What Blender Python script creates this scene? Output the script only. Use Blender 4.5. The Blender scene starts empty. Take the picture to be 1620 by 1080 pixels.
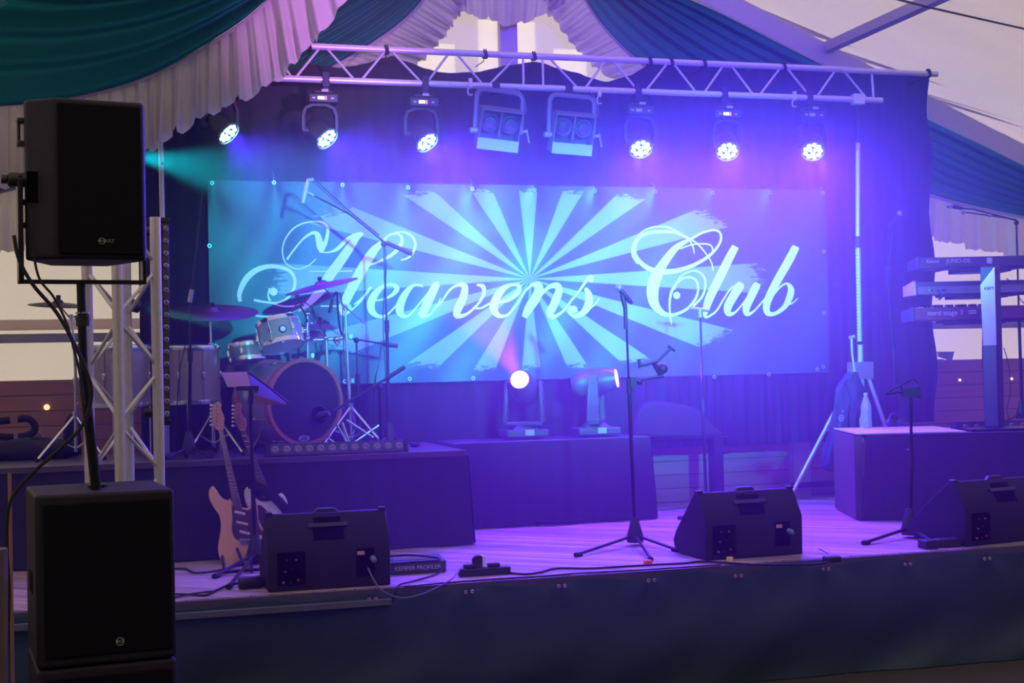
import bpy, math, random
from mathutils import Vector, Matrix
from math import radians, sin, cos, pi
random.seed(7)
S = bpy.context.scene
COL = S.collection
# ------------------------------------------------------------------ camera
FPX = 2220.0
CAMP = Vector((0, 0, 1.18))
_a, _p, _r = radians(16.4), radians(1.1), radians(-1.27)
_f = Vector((sin(_a)*cos(_p), cos(_a)*cos(_p), sin(_p)))
_x = Vector((cos(_a), -sin(_a), 0)); _u = _x.cross(_f)
XR = _x*cos(_r) + _u*sin(_r); UR = -_x*sin(_r) + _u*cos(_r)
cd = bpy.data.cameras.new('camera'); cam = bpy.data.objects.new('camera', cd); COL.objects.link(cam)
cd.sensor_width = 36; cd.lens = FPX/1620*36; cd.clip_end = 200
M = Matrix((XR, UR, -_f)).transposed().to_4x4(); M.translation = CAMP; cam.matrix_world = M
S.camera = cam
S.view_settings.view_transform = 'Standard'; S.view_settings.look = 'None'
S.view_settings.gamma = 1; S.view_settings.use_curve_mapping = False
S.view_settings.exposure = 0.0
# ------------------------------------------------------------------ world, sun, large lights
w = bpy.data.worlds.new('world'); S.world = w; w.use_nodes = True
w.node_tree.nodes['Background'].inputs[0].default_value = (.80, .66, 1.0, 1)
w.node_tree.nodes['Background'].inputs[1].default_value = 0.045
def lamp(kind, name, loc, target=None, energy=100, color=(1, 1, 1), size=45, blend=.5, radius=.05, parent=None):
    d = bpy.data.lights.new(name, kind); d.energy = energy; d.color = color
    if kind == 'SPOT':
        d.spot_size = radians(size); d.spot_blend = blend; d.shadow_soft_size = radius
    if kind == 'POINT': d.shadow_soft_size = radius
    o = bpy.data.objects.new(name, d); COL.objects.link(o); o.location = loc
    if target is not None:
        o.rotation_euler = (Vector(target)-Vector(loc)).to_track_quat('-Z', 'Y').to_euler()
    return o
sun = lamp('SUN', 'sun', (0, 30, 20), (1.5, 19.5, 11.2), energy=5.4, color=(1, .88, .72)); sun.data.angle = radians(3)
# front-of-house spotlights that hang over the audience and light the banner and the stage; the magenta one is added
lamp('SPOT', 'front_spot_cyan', (3.2, 1.0, 2.7), (3.50, 10.7, 1.75), energy=9000, color=(.01, .56, .85), size=21, blend=1, radius=.1)
lamp('SPOT', 'front_spot_cyan', (2.2, 1.0, 2.7), (2.0, 10.7, 2.0), energy=5200, color=(.01, .60, .80), size=20, blend=1, radius=.1)
lamp('SPOT', 'front_spot_cyan', (4.2, 1.0, 2.7), (4.9, 10.7, 1.80), energy=8000, color=(.01, .58, .80), size=22, blend=1, radius=.1)
lamp('SPOT', 'front_spot_blue', (2.0, 1.0, 4.4), (3.9, 10.5, 2.95), energy=5500, color=(.10, .012, 1), size=34, blend=1, radius=.1)
lamp('SPOT', 'front_spot_violet', (4.6, 1.2, 4.4), (5.0, 10.5, 2.3), energy=1100, color=(.24, .02, 1), size=32, blend=1, radius=.1)
lamp('SPOT', 'added_frill_spot_magenta', (3.6, 4.2, 2.6), (1.75, 9.7, 3.6), energy=3600, color=(.66, .20, 1), size=19, blend=1, radius=.1)  # added spot that puts magenta light on the near swag's frill
# ------------------------------------------------------------------ measuring helpers (photo point -> place on a real plane)
def ray(px, py): return _f + XR*((px-810)/FPX) - UR*((py-540)/FPX)
def P(px, py, y):
    d = ray(px, py); return CAMP + d*(y/d.y)
def G(px, py, z=0.0):
    d = ray(px, py); return CAMP + d*((z-CAMP.z)/d.z)
# ------------------------------------------------------------------ mesh helpers
def smooth_pts(pts, k=6):
    pts = [Vector(p) for p in pts]; out = []
    n = len(pts)
    for i in range(n-1):
        p0 = pts[max(i-1, 0)]; p1 = pts[i]; p2 = pts[i+1]; p3 = pts[min(i+2, n-1)]
        for j in range(k):
            t = j/k
            out.append(.5*((2*p1)+(p2-p0)*t+(2*p0-5*p1+4*p2-p3)*t*t+(3*p1-p0-3*p2+p3)*t**3))
    out.append(pts[-1]); return out
class MB:
    def __init__(s, M=None): s.v = []; s.f = []; s.M = M
    def add(s, vs, fs, M=None):
        o = len(s.v)
        for v in vs:
            v = Vector(v)
            if M is not None: v = M @ v
            if s.M is not None: v = s.M @ v
            s.v.append(v)
        s.f += [[i+o for i in f] for f in fs]; return s
    def box(s, c, d, M=None, taper=1.0):
        x, y, z = d[0]/2, d[1]/2, d[2]/2; c = Vector(c)
        vs = [c+Vector((a*x*(taper if e > 0 else 1), b*y*(taper if e > 0 else 1), e*z)) for e in (-1, 1) for a, b in ((-1, -1), (1, -1), (1, 1), (-1, 1))]
        return s.add(vs, [(3, 2, 1, 0), (4, 5, 6, 7), (0, 1, 5, 4), (1, 2, 6, 5), (2, 3, 7, 6), (3, 0, 4, 7)], M)
    def span(s, a, b, M=None):
        a = Vector(a); b = Vector(b); return s.box((a+b)/2, [abs(q) for q in (b-a)], M)
    def sweep(s, pts, r, n=10, M=None, closed=False, flat=None):
        pts = [Vector(p) for p in pts]; m = len(pts)
        if isinstance(r, (int, float)): r = [r]*m
        vs = []; fs = []; t0 = None; nrm = None
        for i, p in enumerate(pts):
            a = pts[(i-1) % m] if (i or closed) else pts[0]; b = pts[(i+1) % m] if (i < m-1 or closed) else pts[-1]
            t = (b-a).normalized()
            if nrm is None:
                nrm = t.cross(Vector((0, 0, 1)))
                if nrm.length < .05: nrm = t.cross(Vector((0, 1, 0)))
            nrm = (nrm - t*nrm.dot(t)).normalized(); bi = t.cross(nrm)
            for k in range(n):
                q = 2*pi*k/n
                vs.append(p+(nrm*cos(q)*(flat or 1)+bi*sin(q))*r[i])
        for i in range(m if closed else m-1):
            for k in range(n):
                A = i*n+k; B = i*n+(k+1) % n; j = (i+1) % m
                fs.append((A, B, j*n+(k+1) % n, j*n+k))
        if not closed: fs += [tuple(range(n))[::-1], tuple((m-1)*n+k for k in range(n))]
        return s.add(vs, fs, M)
    def rod(s, a, b, r, r2=None, n=12, M=None): return s.sweep([a, b], [r, r if r2 is None else r2], n, M)
    def lathe(s, prof, M=None, n=32, ring=False):
        if ring: prof = list(prof)+[prof[0]]
        vs = []; fs = []; m = len(prof)
        for (r, z) in prof:
            for k in range(n): q = 2*pi*k/n; vs.append((max(r, 1e-5)*cos(q), max(r, 1e-5)*sin(q), z))
        for i in range(m-1):
            for k in range(n): fs.append((i*n+k, i*n+(k+1) % n, (i+1)*n+(k+1) % n, (i+1)*n+k))
        if prof[0][0] > 1e-4 and not ring: fs.append(tuple(range(n))[::-1])
        if prof[-1][0] > 1e-4 and not ring: fs.append(tuple((m-1)*n+k for k in range(n)))
        return s.add(vs, fs, M)
    def ball(s, c, r, M=None, n=12):
        q = [(r*sin(pi*i/n), -r*cos(pi*i/n)) for i in range(n+1)]
        T = Matrix.Translation(c); return s.lathe(q, (M @ T) if M is not None else T, n+4)
    def prism(s, poly, off):            # poly: world points of a flat outline; off: thickness vector
        n = len(poly); off = Vector(off); poly = [Vector(p) for p in poly]
        vs = poly+[p+off for p in poly]
        return s.add(vs, [tuple(range(n))[::-1], tuple(range(n, 2*n))]+[(i, (i+1) % n, n+(i+1) % n, n+i) for i in range(n)])
    def grid(s, fn, nu, nv):
        vs = [fn(i/nu, j/nv) for j in range(nv+1) for i in range(nu+1)]
        return s.add(vs, [(j*(nu+1)+i, j*(nu+1)+i+1, (j+1)*(nu+1)+i+1, (j+1)*(nu+1)+i) for j in range(nv) for i in range(nu)])
    def ribbon(s, pts, k=6):            # pts: (u, v, width) on a plane -> returns flat strip through s.plane
        q = smooth_pts(pts, k); vs = []
        for i, p in enumerate(q):
            a = q[max(i-1, 0)]; b = q[min(i+1, len(q)-1)]; t = Vector((b.x-a.x, b.y-a.y))
            if t.length < 1e-9: t = Vector((1, 0))
            t.normalize(); nn = Vector((-t.y, t.x))*max(p.z, .5)/2
            vs += [s.plane(p.x+nn.x, p.y+nn.y), s.plane(p.x-nn.x, p.y-nn.y)]
        return s.add(vs, [(2*i, 2*i+1, 2*i+3, 2*i+2) for i in range(len(q)-1)])
    def text(s, body, size, M, depth=.001):
        c = bpy.data.curves.new('lettering', 'FONT'); c.body = body; c.size = size; c.extrude = depth; c.align_x = 'CENTER'; c.align_y = 'CENTER'
        o = bpy.data.objects.new('lettering', c); me = o.to_mesh()
        s.add([v.co.copy() for v in me.vertices], [tuple(p.vertices) for p in me.polygons], M)
        o.to_mesh_clear(); bpy.data.objects.remove(o); bpy.data.curves.remove(c); return s
    def build(s, name, mat, parent=None, world=False, bev=0, angle=35, seg=2):
        me = bpy.data.meshes.new(name)
        off = parent.location if (world and parent is not None) else Vector((0, 0, 0))
        me.from_pydata([v-off for v in s.v], [], s.f); me.materials.append(mat)
        for p in me.polygons: p.use_smooth = True
        me.set_sharp_from_angle(angle=radians(angle))
        o = bpy.data.objects.new(name, me); COL.objects.link(o)
        if parent is not None: o.parent = parent
        if bev:
            b = o.modifiers.new('bevel', 'BEVEL'); b.width = bev; b.segments = seg; b.limit_method = 'ANGLE'; b.angle_limit = radians(40)
        return o
def tag(o, label=None, cat=None, group=None, kind=None):
    if label: o['label'] = label
    if cat: o['category'] = cat
    if group: o['group'] = group
    if kind: o['kind'] = kind
    return o
def thing(name, label, cat, loc=(0, 0, 0), rz=0, group=None):
    o = bpy.data.objects.new(name, None); COL.objects.link(o); o.location = loc; o.rotation_euler = (0, 0, rz); o.empty_display_size = .1
    return tag(o, label, cat, group)
def copy_tree(o, parent=None):
    c = o.copy(); COL.objects.link(c); c.parent = parent
    for ch in [k for k in bpy.data.objects if k.parent == o]: copy_tree(ch, c)
    return c
def frame(o, z, x=None):                # matrix with local Z along z
    z = Vector(z).normalized(); q = z.to_track_quat('Z', 'Y').to_matrix().to_4x4(); q.translation = Vector(o); return q
# ------------------------------------------------------------------ materials
def mat(name, col, rough=.6, metal=0, var=.12, scale=12, bump=0, emit=None, es=0, sheen=0, trans=0, coat=0, spec=.5):
    m = bpy.data.materials.new(name); m.use_nodes = True; nt = m.node_tree; b = nt.nodes['Principled BSDF']
    b.inputs['Roughness'].default_value = rough; b.inputs['Metallic'].default_value = metal; b.inputs['Specular IOR Level'].default_value = spec
    tc = nt.nodes.new('ShaderNodeTexCoord'); nz = nt.nodes.new('ShaderNodeTexNoise'); nz.inputs['Scale'].default_value = scale; nz.inputs['Detail'].default_value = 4
    nt.links.new(tc.outputs['Object'], nz.inputs['Vector'])
    mx = nt.nodes.new('ShaderNodeMix'); mx.data_type = 'RGBA'
    mx.inputs[6].default_value = (*[c*(1-var) for c in col], 1); mx.inputs[7].default_value = (*[min(1, c*(1+var)) for c in col], 1)
    nt.links.new(nz.outputs['Fac'], mx.inputs[0]); nt.links.new(mx.outputs[2], b.inputs['Base Color'])
    if bump:
        bp = nt.nodes.new('ShaderNodeBump'); bp.inputs['Strength'].default_value = bump; bp.inputs['Distance'].default_value = .01
        nt.links.new(nz.outputs['Fac'], bp.inputs['Height']); nt.links.new(bp.outputs[0], b.inputs['Normal'])
    if emit: b.inputs['Emission Color'].default_value = (*emit, 1); b.inputs['Emission Strength'].default_value = es
    if sheen: b.inputs['Sheen Weight'].default_value = sheen
    if trans: b.inputs['Transmission Weight'].default_value = trans
    if coat: b.inputs['Coat Weight'].default_value = coat
    return m
def cloth_mat(name, col, tl, var=.08, scale=6, stretch=(1, 1, 1), amount=.5):
    # woven cloth: diffuse front plus light let through from the other side
    m = bpy.data.materials.new(name); m.use_nodes = True; nt = m.node_tree; out = nt.nodes['Material Output']; nt.nodes.remove(nt.nodes['Principled BSDF'])
    tc = nt.nodes.new('ShaderNodeTexCoord'); mp = nt.nodes.new('ShaderNodeMapping'); mp.inputs['Scale'].default_value = stretch
    nz = nt.nodes.new('ShaderNodeTexNoise'); nz.inputs['Scale'].default_value = scale; nz.inputs['Detail'].default_value = 5
    nt.links.new(tc.outputs['Object'], mp.inputs[0]); nt.links.new(mp.outputs[0], nz.inputs['Vector'])
    def mix(c):
        x = nt.nodes.new('ShaderNodeMix'); x.data_type = 'RGBA'
        x.inputs[6].default_value = (*[q*(1-var) for q in c], 1); x.inputs[7].default_value = (*[min(1, q*(1+var)) for q in c], 1)
        nt.links.new(nz.outputs['Fac'], x.inputs[0]); return x
    d = nt.nodes.new('ShaderNodeBsdfDiffuse'); t = nt.nodes.new('ShaderNodeBsdfTranslucent'); ms = nt.nodes.new('ShaderNodeMixShader')
    nt.links.new(mix(col).outputs[2], d.inputs[0]); nt.links.new(mix(tl).outputs[2], t.inputs[0])
    ms.inputs[0].default_value = amount; nt.links.new(d.outputs[0], ms.inputs[1]); nt.links.new(t.outputs[0], ms.inputs[2]); nt.links.new(ms.outputs[0], out.inputs[0])
    return m
BLACKP = mat('black_plastic', (.018, .018, .02), .45, bump=.15, scale=160)
BLACKM = mat('black_metal', (.012, .012, .014), .35, metal=.3)
GRILLE = mat('black_grille', (.0035, .0032, .006), .8, bump=.4, scale=400, spec=.15)
ALU = mat('aluminium', (.62, .60, .60), .38, metal=.35, scale=30)
CHROME = mat('chrome', (.75, .75, .76), .18, metal=1)
STEEL = mat('grey_steel', (.36, .35, .36), .4, metal=.5)
MOLTON = mat('black_molton_cloth', (.013, .013, .016), .95, sheen=.1, bump=.2, scale=60)
RUBBER = mat('black_rubber', (.01, .01, .01), .8)
WHITEP = mat('white_plastic', (.8, .8, .78), .5)
CREAM = cloth_mat('cream_frill_cloth', (.62, .57, .52), (.60, .55, .50), amount=.45)
TEAL = cloth_mat('green_swag_cloth', (.012, .14, .13), (.02, .22, .22), amount=.35, var=.15, scale=3)
TENT = cloth_mat('cream_tent_canvas', (.55, .53, .50), (.80, .75, .66), scale=2.5, var=.05, amount=.6)
ROOF = cloth_mat('white_roof_canvas', (.7, .67, .68), (.86, .78, .80), scale=1.2, var=.10, stretch=(.4, 2.5, 1), amount=.68)
PANE = cloth_mat('clear_vinyl_pane', (.6, .6, .58), (1, .97, .92), amount=.9, var=.01)
BEAM = mat('grey_purple_beam', (.46, .42, .46), .5, metal=.2, bump=.1)
def wood_mat(name, c1, c2, pitch, rz=0, vertical=False, rough=.55, gap=.02):
    m = bpy.data.materials.new(name); m.use_nodes = True; nt = m.node_tree; b = nt.nodes['Principled BSDF']; b.inputs['Roughness'].default_value = rough
    L = nt.links.new; N = nt.nodes.new
    tc = N('ShaderNodeTexCoord'); mp = N('ShaderNodeMapping'); mp.inputs['Rotation'].default_value = (0, 0, rz); L(tc.outputs['Object'], mp.inputs[0])
    sx = N('ShaderNodeSeparateXYZ'); L(mp.outputs[0], sx.inputs[0])
    dv = N('ShaderNodeMath'); dv.operation = 'DIVIDE'; dv.inputs[1].default_value = pitch; L(sx.outputs['Z' if vertical else 'Y'], dv.inputs[0])
    fl = N('ShaderNodeMath'); fl.operation = 'FLOOR'; L(dv.outputs[0], fl.inputs[0])
    fr = N('ShaderNodeMath'); fr.operation = 'FRACT'; L(dv.outputs[0], fr.inputs[0])
    wn = N('ShaderNodeTexWhiteNoise'); wn.noise_dimensions = '1D'; L(fl.outputs[0], wn.inputs['W'])
    m2 = N('ShaderNodeMapping'); m2.inputs['Scale'].default_value = (1.2, 25, 25) if not vertical else (1.2, 20, 20); L(mp.outputs[0], m2.inputs[0])
    nz = N('ShaderNodeTexNoise'); nz.inputs['Scale'].default_value = 1.5; nz.inputs['Detail'].default_value = 6; L(m2.outputs[0], nz.inputs['Vector'])
    ad = N('ShaderNodeMath'); ad.operation = 'MULTIPLY_ADD'; ad.inputs[1].default_value = .35; L(wn.outputs[0], ad.inputs[0]); L(nz.outputs['Fac'], ad.inputs[2])
    sb = N('ShaderNodeMath'); sb.operation = 'SUBTRACT'; sb.inputs[1].default_value = .2; L(ad.outputs[0], sb.inputs[0])
    mx = N('ShaderNodeMix'); mx.data_type = 'RGBA'; mx.inputs[6].default_value = (*c1, 1); mx.inputs[7].default_value = (*c2, 1); L(sb.outputs[0], mx.inputs[0])
    gp = N('ShaderNodeMath'); gp.operation = 'LESS_THAN'; gp.inputs[1].default_value = gap; L(fr.outputs[0], gp.inputs[0])
    g2 = N('ShaderNodeMix'); g2.data_type = 'RGBA'; g2.inputs[7].default_value = (.01, .008, .007, 1); L(gp.outputs[0], g2.inputs[0]); L(mx.outputs[2], g2.inputs[6]); L(g2.outputs[2], b.inputs['Base Color'])
    bp = N('ShaderNodeBump'); bp.inputs['Strength'].default_value = .3; bp.inputs['Distance'].default_value = .004; L(nz.outputs['Fac'], bp.inputs['Height']); L(bp.outputs[0], b.inputs['Normal'])
    return m
WOODW = wood_mat('brown_wall_boards', (.28, .13, .09), (.48, .24, .16), .117, vertical=True, gap=.05)
DECK = wood_mat('worn_deck_boards', (.05, .03, .03), (.85, .62, .56), .075, rz=radians(42), rough=.45, gap=.06)
# ------------------------------------------------------------------ setting
def struct(o): o['kind'] = 'structure'; return o
FRONT = 7.6
struct(MB().span((-6, -3, -.72), (14, 11.6, -.7)).build('ground', mat('trodden_ground', (.05, .045, .035), .95, bump=.5)))
struct(MB().span((-4, FRONT, -.03), (10.5, 11.2, 0)).build('floor', DECK))
YW = 11.2
struct(MB().span((-5, YW, 0), (11, YW+.05, 1.17)).build('wall_back_boards', WOODW))
# rafter of the gable, from two points measured on its lower edge
ra = P(1093, 0, YW-.1); rb = P(1620, 268, YW-.1); sl = (rb.z-ra.z)/(rb.x-ra.x)
CX = P(805, 60, YW-.1).x
def raf(x): return ra.z + (CX+abs(x-CX)-ra.x)*sl          # height of the rafter's underside
XE = 10.6; XEL = 2*CX-XE
rects = []
for q in ((652, 66, 722, 140), (756, 30, 790, 125), (816, 33, 850, 125), (877, 76, 930, 145), (604, 92, 640, 140), (712, 25, 735, 60)):
    A = P(q[0], q[1], YW); B = P(q[2], q[3], YW); rects.append((A.x, B.z, B.x, A.z))
rects = rects[:4]
xs = sorted(set([XEL+.0, CX, XE]+[r_[0] for r_ in rects]+[r_[2] for r_ in rects])); zs = [1.17]+sorted(set([r_[1] for r_ in rects]+[r_[3] for r_ in rects]))
wb = MB()
for i in range(len(xs)-1):
    for j in range(len(zs)):
        mx_, = ((xs[i]+xs[i+1])/2,); z0 = zs[j]; z1 = zs[j+1] if j < len(zs)-1 else None
        mz = (z0+z1)/2 if z1 else 99
        if any(r_[0] < mx_ < r_[2] and r_[1] < mz < r_[3] for r_ in rects): continue
        def top(x): return min(z1, max(raf(x)+.3, z0)) if z1 else max(raf(x)+.3, z0)
        n = 8 if xs[i+1]-xs[i] > 1 else 1
        for k in range(n):
            xa = xs[i]+(xs[i+1]-xs[i])*k/n; xb = xs[i]+(xs[i+1]-xs[i])*(k+1)/n
            if max(top(xa), top(xb)) > z0: wb.add([(xa, YW+.02, z0), (xb, YW+.02, z0), (xb, YW+.02, top(xb)), (xa, YW+.02, top(xa))], [(0, 1, 2, 3)])
struct(wb.build('wall_back', TENT))
for i, r_ in enumerate(rects):
    o = struct(MB().span((r_[0], YW+.015, r_[1]), (r_[2], YW+.025, r_[3])).build('window_%d' % (i+1), PANE))
struct(MB().grid(lambda u, v: (CX+(XE-CX)*u, -2+(YW+2.05)*v, raf(CX+(XE-CX)*u)+.28+.05*sin(v*9)*sin(u*3.1)), 20, 20).build('ceiling', ROOF))
struct(MB().grid(lambda u, v: (CX-(XE-CX)*u, -2+(YW+2.05)*v, raf(CX-(XE-CX)*u)+.28), 20, 20).build('ceiling_far_slope', ROOF))
struct(MB().add([(XE, -2, -.7), (XE, YW+.1, -.7), (XE, YW+.1, raf(XE)+.3), (XE, -2, raf(XE)+.3)], [(0, 1, 2, 3)]).build('wall_right', TENT))
struct(MB().add([(XEL, -2, -.7), (XEL, YW+.1, -.7), (XEL, YW+.1, raf(XE)+.3), (XEL, -2, raf(XE)+.3)], [(0, 1, 2, 3)]).build('wall_left', TENT))
def beam(pts, w, h, name, m=BEAM):
    b = MB()
    for a, c in zip(pts, pts[1:]):
        a = Vector(a); c = Vector(c); t = (c-a).normalized(); up = Vector((0, 0, 1)); n = t.cross(up).normalized(); up = n.cross(t)
        b.add([a-n*w/2, a+n*w/2, a+n*w/2+up*h, a-n*w/2+up*h, c-n*w/2, c+n*w/2, c+n*w/2+up*h, c-n*w/2+up*h], [(0, 1, 2, 3), (7, 6, 5, 4), (0, 4, 5, 1), (1, 5, 6, 2), (2, 6, 7, 3), (3, 7, 4, 0)])
    return struct(b.build(name, m, bev=.006))
beam([(CX, YW-.1, raf(CX)), (XE, YW-.1, raf(XE))], .12, .19, 'trim_1')
beam([(CX, YW-.1, raf(CX)), (XEL, YW-.1, raf(XEL))], .12, .19, 'trim_2')
pa = P(1312, 82, YW-.16)
beam([(pa.x, YW-.16, pa.z), (pa.x, 2, pa.z)], .09, .09, 'trim_3')                 # purlin running towards the audience
struct(MB().sweep([P(1400, -6, 8.4)*2.2-P(1640, 50, 9.4)*1.2, P(1400, -6, 8.4), P(1480, 14, 8.75), P(1640, 50, 9.4), P(1640, 50, 9.4)*2.5-P(1400, -6, 8.4)*1.5], .008).build('trim_4', BLACKM))
# wall rail seen low on both sides of the backdrop, its pale kedar strip and the gable post
rl = P(60, 542, YW-.05).z
struct(MB().span((XEL, YW-.08, rl), (XE, YW-.01, rl+.068)).build('trim_5', STEEL, bev=.004))
struct(MB().span((XEL, YW-.05, rl+.095), (XE, YW-.045, rl+.175)).build('trim_6', cloth_mat('grey_kedar_band', (.30, .26, .25), (.75, .66, .62), amount=.8)))
pc = P(803, 60, YW-.06)
struct(MB().span((pc.x-.075, YW-.1, 1.2), (pc.x+.075, YW-.02, raf(CX))).build('trim_7', BEAM, bev=.005))
# ------------------------------------------------------------------ haze over the stage
hm = bpy.data.materials.new('stage_haze'); hm.use_nodes = True; nt = hm.node_tree; nt.nodes.remove(nt.nodes['Principled BSDF'])
vs = nt.nodes.new('ShaderNodeVolumeScatter'); vs.inputs['Density'].default_value = .068; vs.inputs['Anisotropy'].default_value = .35
nt.links.new(vs.outputs[0], nt.nodes['Material Output'].inputs['Volume'])
hz = MB().span((-1.4, 6.95, -.66), (7.6, 11.12, 3.98)).build('haze', hm); hz['label'] = 'thin fog of stage haze hanging above the deck'; tag(hz, None, 'haze', kind='stuff')
# ------------------------------------------------------------------ drapes
def interp(pts, t):
    n = len(pts)-1; i = min(int(t*n), n-1); k = t*n-i
    p0 = pts[max(i-1, 0)]; p1 = pts[i]; p2 = pts[i+1]; p3 = pts[min(i+2, n)]
    return .5*((2*p1)+(p2-p0)*k+(2*p0-5*p1+4*p2-p3)*k*k+(3*p1-p0-3*p2+p3)*k**3)
def swag(top, bot, y, label, frill, folds=9, amp=.10, seed=0, ffreq=46, fy=0, famp=.03):
    T = [P(a, b, y) for a, b in top]; B = [P(a, b, y) for a, b in bot]; F = [P(a, b, y) for a, b in frill]
    root = thing('swag_drape', label, 'drape', B[len(B)//2])
    rnd = random.Random(seed); ph = [rnd.uniform(0, 6) for _ in range(4)]
    def fs(u, v):
        p = interp(T, u).lerp(interp(B, u), v)
        d = amp*sin(v*folds*2*pi+ph[0]+1.6*sin(u*2.4+ph[1]))*(.4+.6*sin(pi*min(1, v*1.0+.02)))+.4*amp*sin(v*folds*4.6+ph[2]+u*3)
        return p+Vector((0, d*.6, d*.25))
    MB().grid(fs, 70, 110).build('swag', TEAL, root, world=True, angle=180)
    def ff(u, v):
        p = interp(B, u).lerp(interp(F, u), v); w_ = sin(u*ffreq*2*pi+ph[2]+2.3*sin(u*13+ph[0])+1.2*sin(u*37))+.6*sin(u*ffreq*3.3+ph[3]+1.5*sin(u*23))+.25*sin(u*ffreq*14)
        return p+Vector((.012*w_*v, famp*w_*(.35+.65*v), .012*abs(w_)*v+.05*v*v*(((u*ffreq*.45) % 1)-.5)))
    MB().grid(ff, int(ffreq*12), 10).build('frill', CREAM, root, world=True, angle=180)
    cb = MB(); cb.sweep([interp(B, i/60)+Vector((0, -.015, 0)) for i in range(61)], .012, 6).build('gathering_tape', CREAM, root, world=True)
    return root
swag([(-120, -260), (0, -230), (150, -200), (300, -190), (420, -190), (520, -200), (620, -230)],
     [(-120, 170), (0, 166), (110, 157), (225, 127), (330, 72), (430, -4), (560, -160)], 9.75,
     'large dark green swag with a cream frill hanging in front of the truss end',
     [(-120, 305), (0, 300), (110, 274), (225, 243), (330, 183), (450, 118), (590, -50)], folds=7, amp=.17, seed=1, ffreq=30, famp=.05)
def rpx(f): return f
def mirror_curve(side):  # swags under the back gable, measured against the rafter
    pass
YB = YW-.22
swag([(1000, -35), (1120, 12), (1240, 72), (1360, 132), (1480, 194), (1620, 262), (1760, 332)],
     [(905, -40), (950, 38), (1030, 112), (1180, 190), (1360, 262), (1500, 318), (1760, 372)], YB,
     'blue-green swag with a cream frill hanging below the sloping rafter behind the keyboards',
     [(860, 0), (905, 70), (975, 132), (1150, 245), (1340, 335), (1500, 385), (1760, 440)], folds=8, amp=.08, seed=2, ffreq=60, famp=.025)
swag([(640, -60), (500, 0), (380, 60), (260, 120), (120, 190), (0, 245), (-120, 300)],
     [(700, -40), (645, 28), (560, 88), (440, 150), (250, 235), (60, 290), (-120, 330)], YB,
     'blue-green swag gathered beside the gable post above the lighting truss',
     [(745, -5), (700, 62), (640, 118), (460, 215), (260, 320), (60, 388), (-120, 430)], folds=7, amp=.08, seed=5, ffreq=60, famp=.025)
# short frilled valance over the gable post
root = thing('valance', 'short cream frilled valance gathered over the gable post', 'drape', P(810, 0, YB))
T = [P(a, b, YB) for a, b in ((715, -40), (760, -50), (810, -55), (860, -50), (900, -40))]; B = [P(a, b, YB) for a, b in ((722, 22), (765, 30), (806, 42), (850, 30), (893, 20))]
def vf(u, v):
    w_ = sin(u*60)+.4*sin(u*37+1); return interp(T, u).lerp(interp(B, u), v)+Vector((0, .02*w_*(.4+v), .02*v*(round(u*9) % 2)))
MB().grid(vf, 160, 8).build('frill', CREAM, root, world=True, angle=180)
# ------------------------------------------------------------------ black backdrop curtain hung on ties
YC = 10.82
ctop = [(215, 150), (300, 140), (400, 135), (447, 116), (490, 100), (535, 108), (580, 100), (622, 88), (670, 108), (710, 116), (760, 113), (800, 104), (845, 97), (900, 112), (960, 130), (1000, 118), (1030, 100), (1060, 101), (1114, 103), (1180, 112), (1240, 104), (1300, 113), (1345, 114), (1400, 116), (1467, 118)]
CT = [P(a, b, YC) for a, b in ctop]
x0 = CT[0].x; x1 = CT[-1].x
def ctz(x):
    for a, b in zip(CT, CT[1:]):
        if a.x <= x <= b.x: return a.z+(b.z-a.z)*(x-a.x)/(b.x-a.x)
    return CT[-1].z
HEM = .53
def cz(x): return HEM + .10*max(0, min(1, (x-6.2)*3)) - .3*max(0, min(1, (3.9-x)*3))
def cfold(x, z, a=.02):
    return a*sin(x*19+.6*sin(x*5)+z*.5)+.6*a*sin(x*43+2*sin(x*3))
def cf(u, v):
    x = x0+(x1-x0)*u; z = ctz(x)+(cz(x)-ctz(x))*v; e = max(0, u-.97)*30
    return (x+.025*sin(z*7)*max(0, u-.9)*10, YC+cfold(x, z)*(.6+.4*v), z)
o = MB().grid(cf, 420, 30).build('backdrop_curtain', MOLTON, angle=180)
tag(o, 'tall black backdrop curtain hanging behind the banner, its top edge sagging between ties', 'curtain')
# lighter pleated cloth hanging below the banner, in front of the boards
xa = P(985, 605, 10.9).x; xb = P(1295, 605, 10.9).x
o = MB().grid(lambda u, v: (xa+(xb-xa)*u, 10.765+.016*sin(u*47+2.5*sin(u*9))+.01*sin(u*131+2*sin(u*17)), 1.2-(1.2-.50)*v), 240, 6).build('pleated_cloth', cloth_mat('grey_blue_pleated_cloth', (.014, .02, .03), (.02, .03, .04), amount=.2, var=.5, scale=1.2, stretch=(6, 1, .3)), angle=180)
tag(o, 'grey pleated cloth hanging below the banner above the brown boards', 'curtain')
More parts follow.
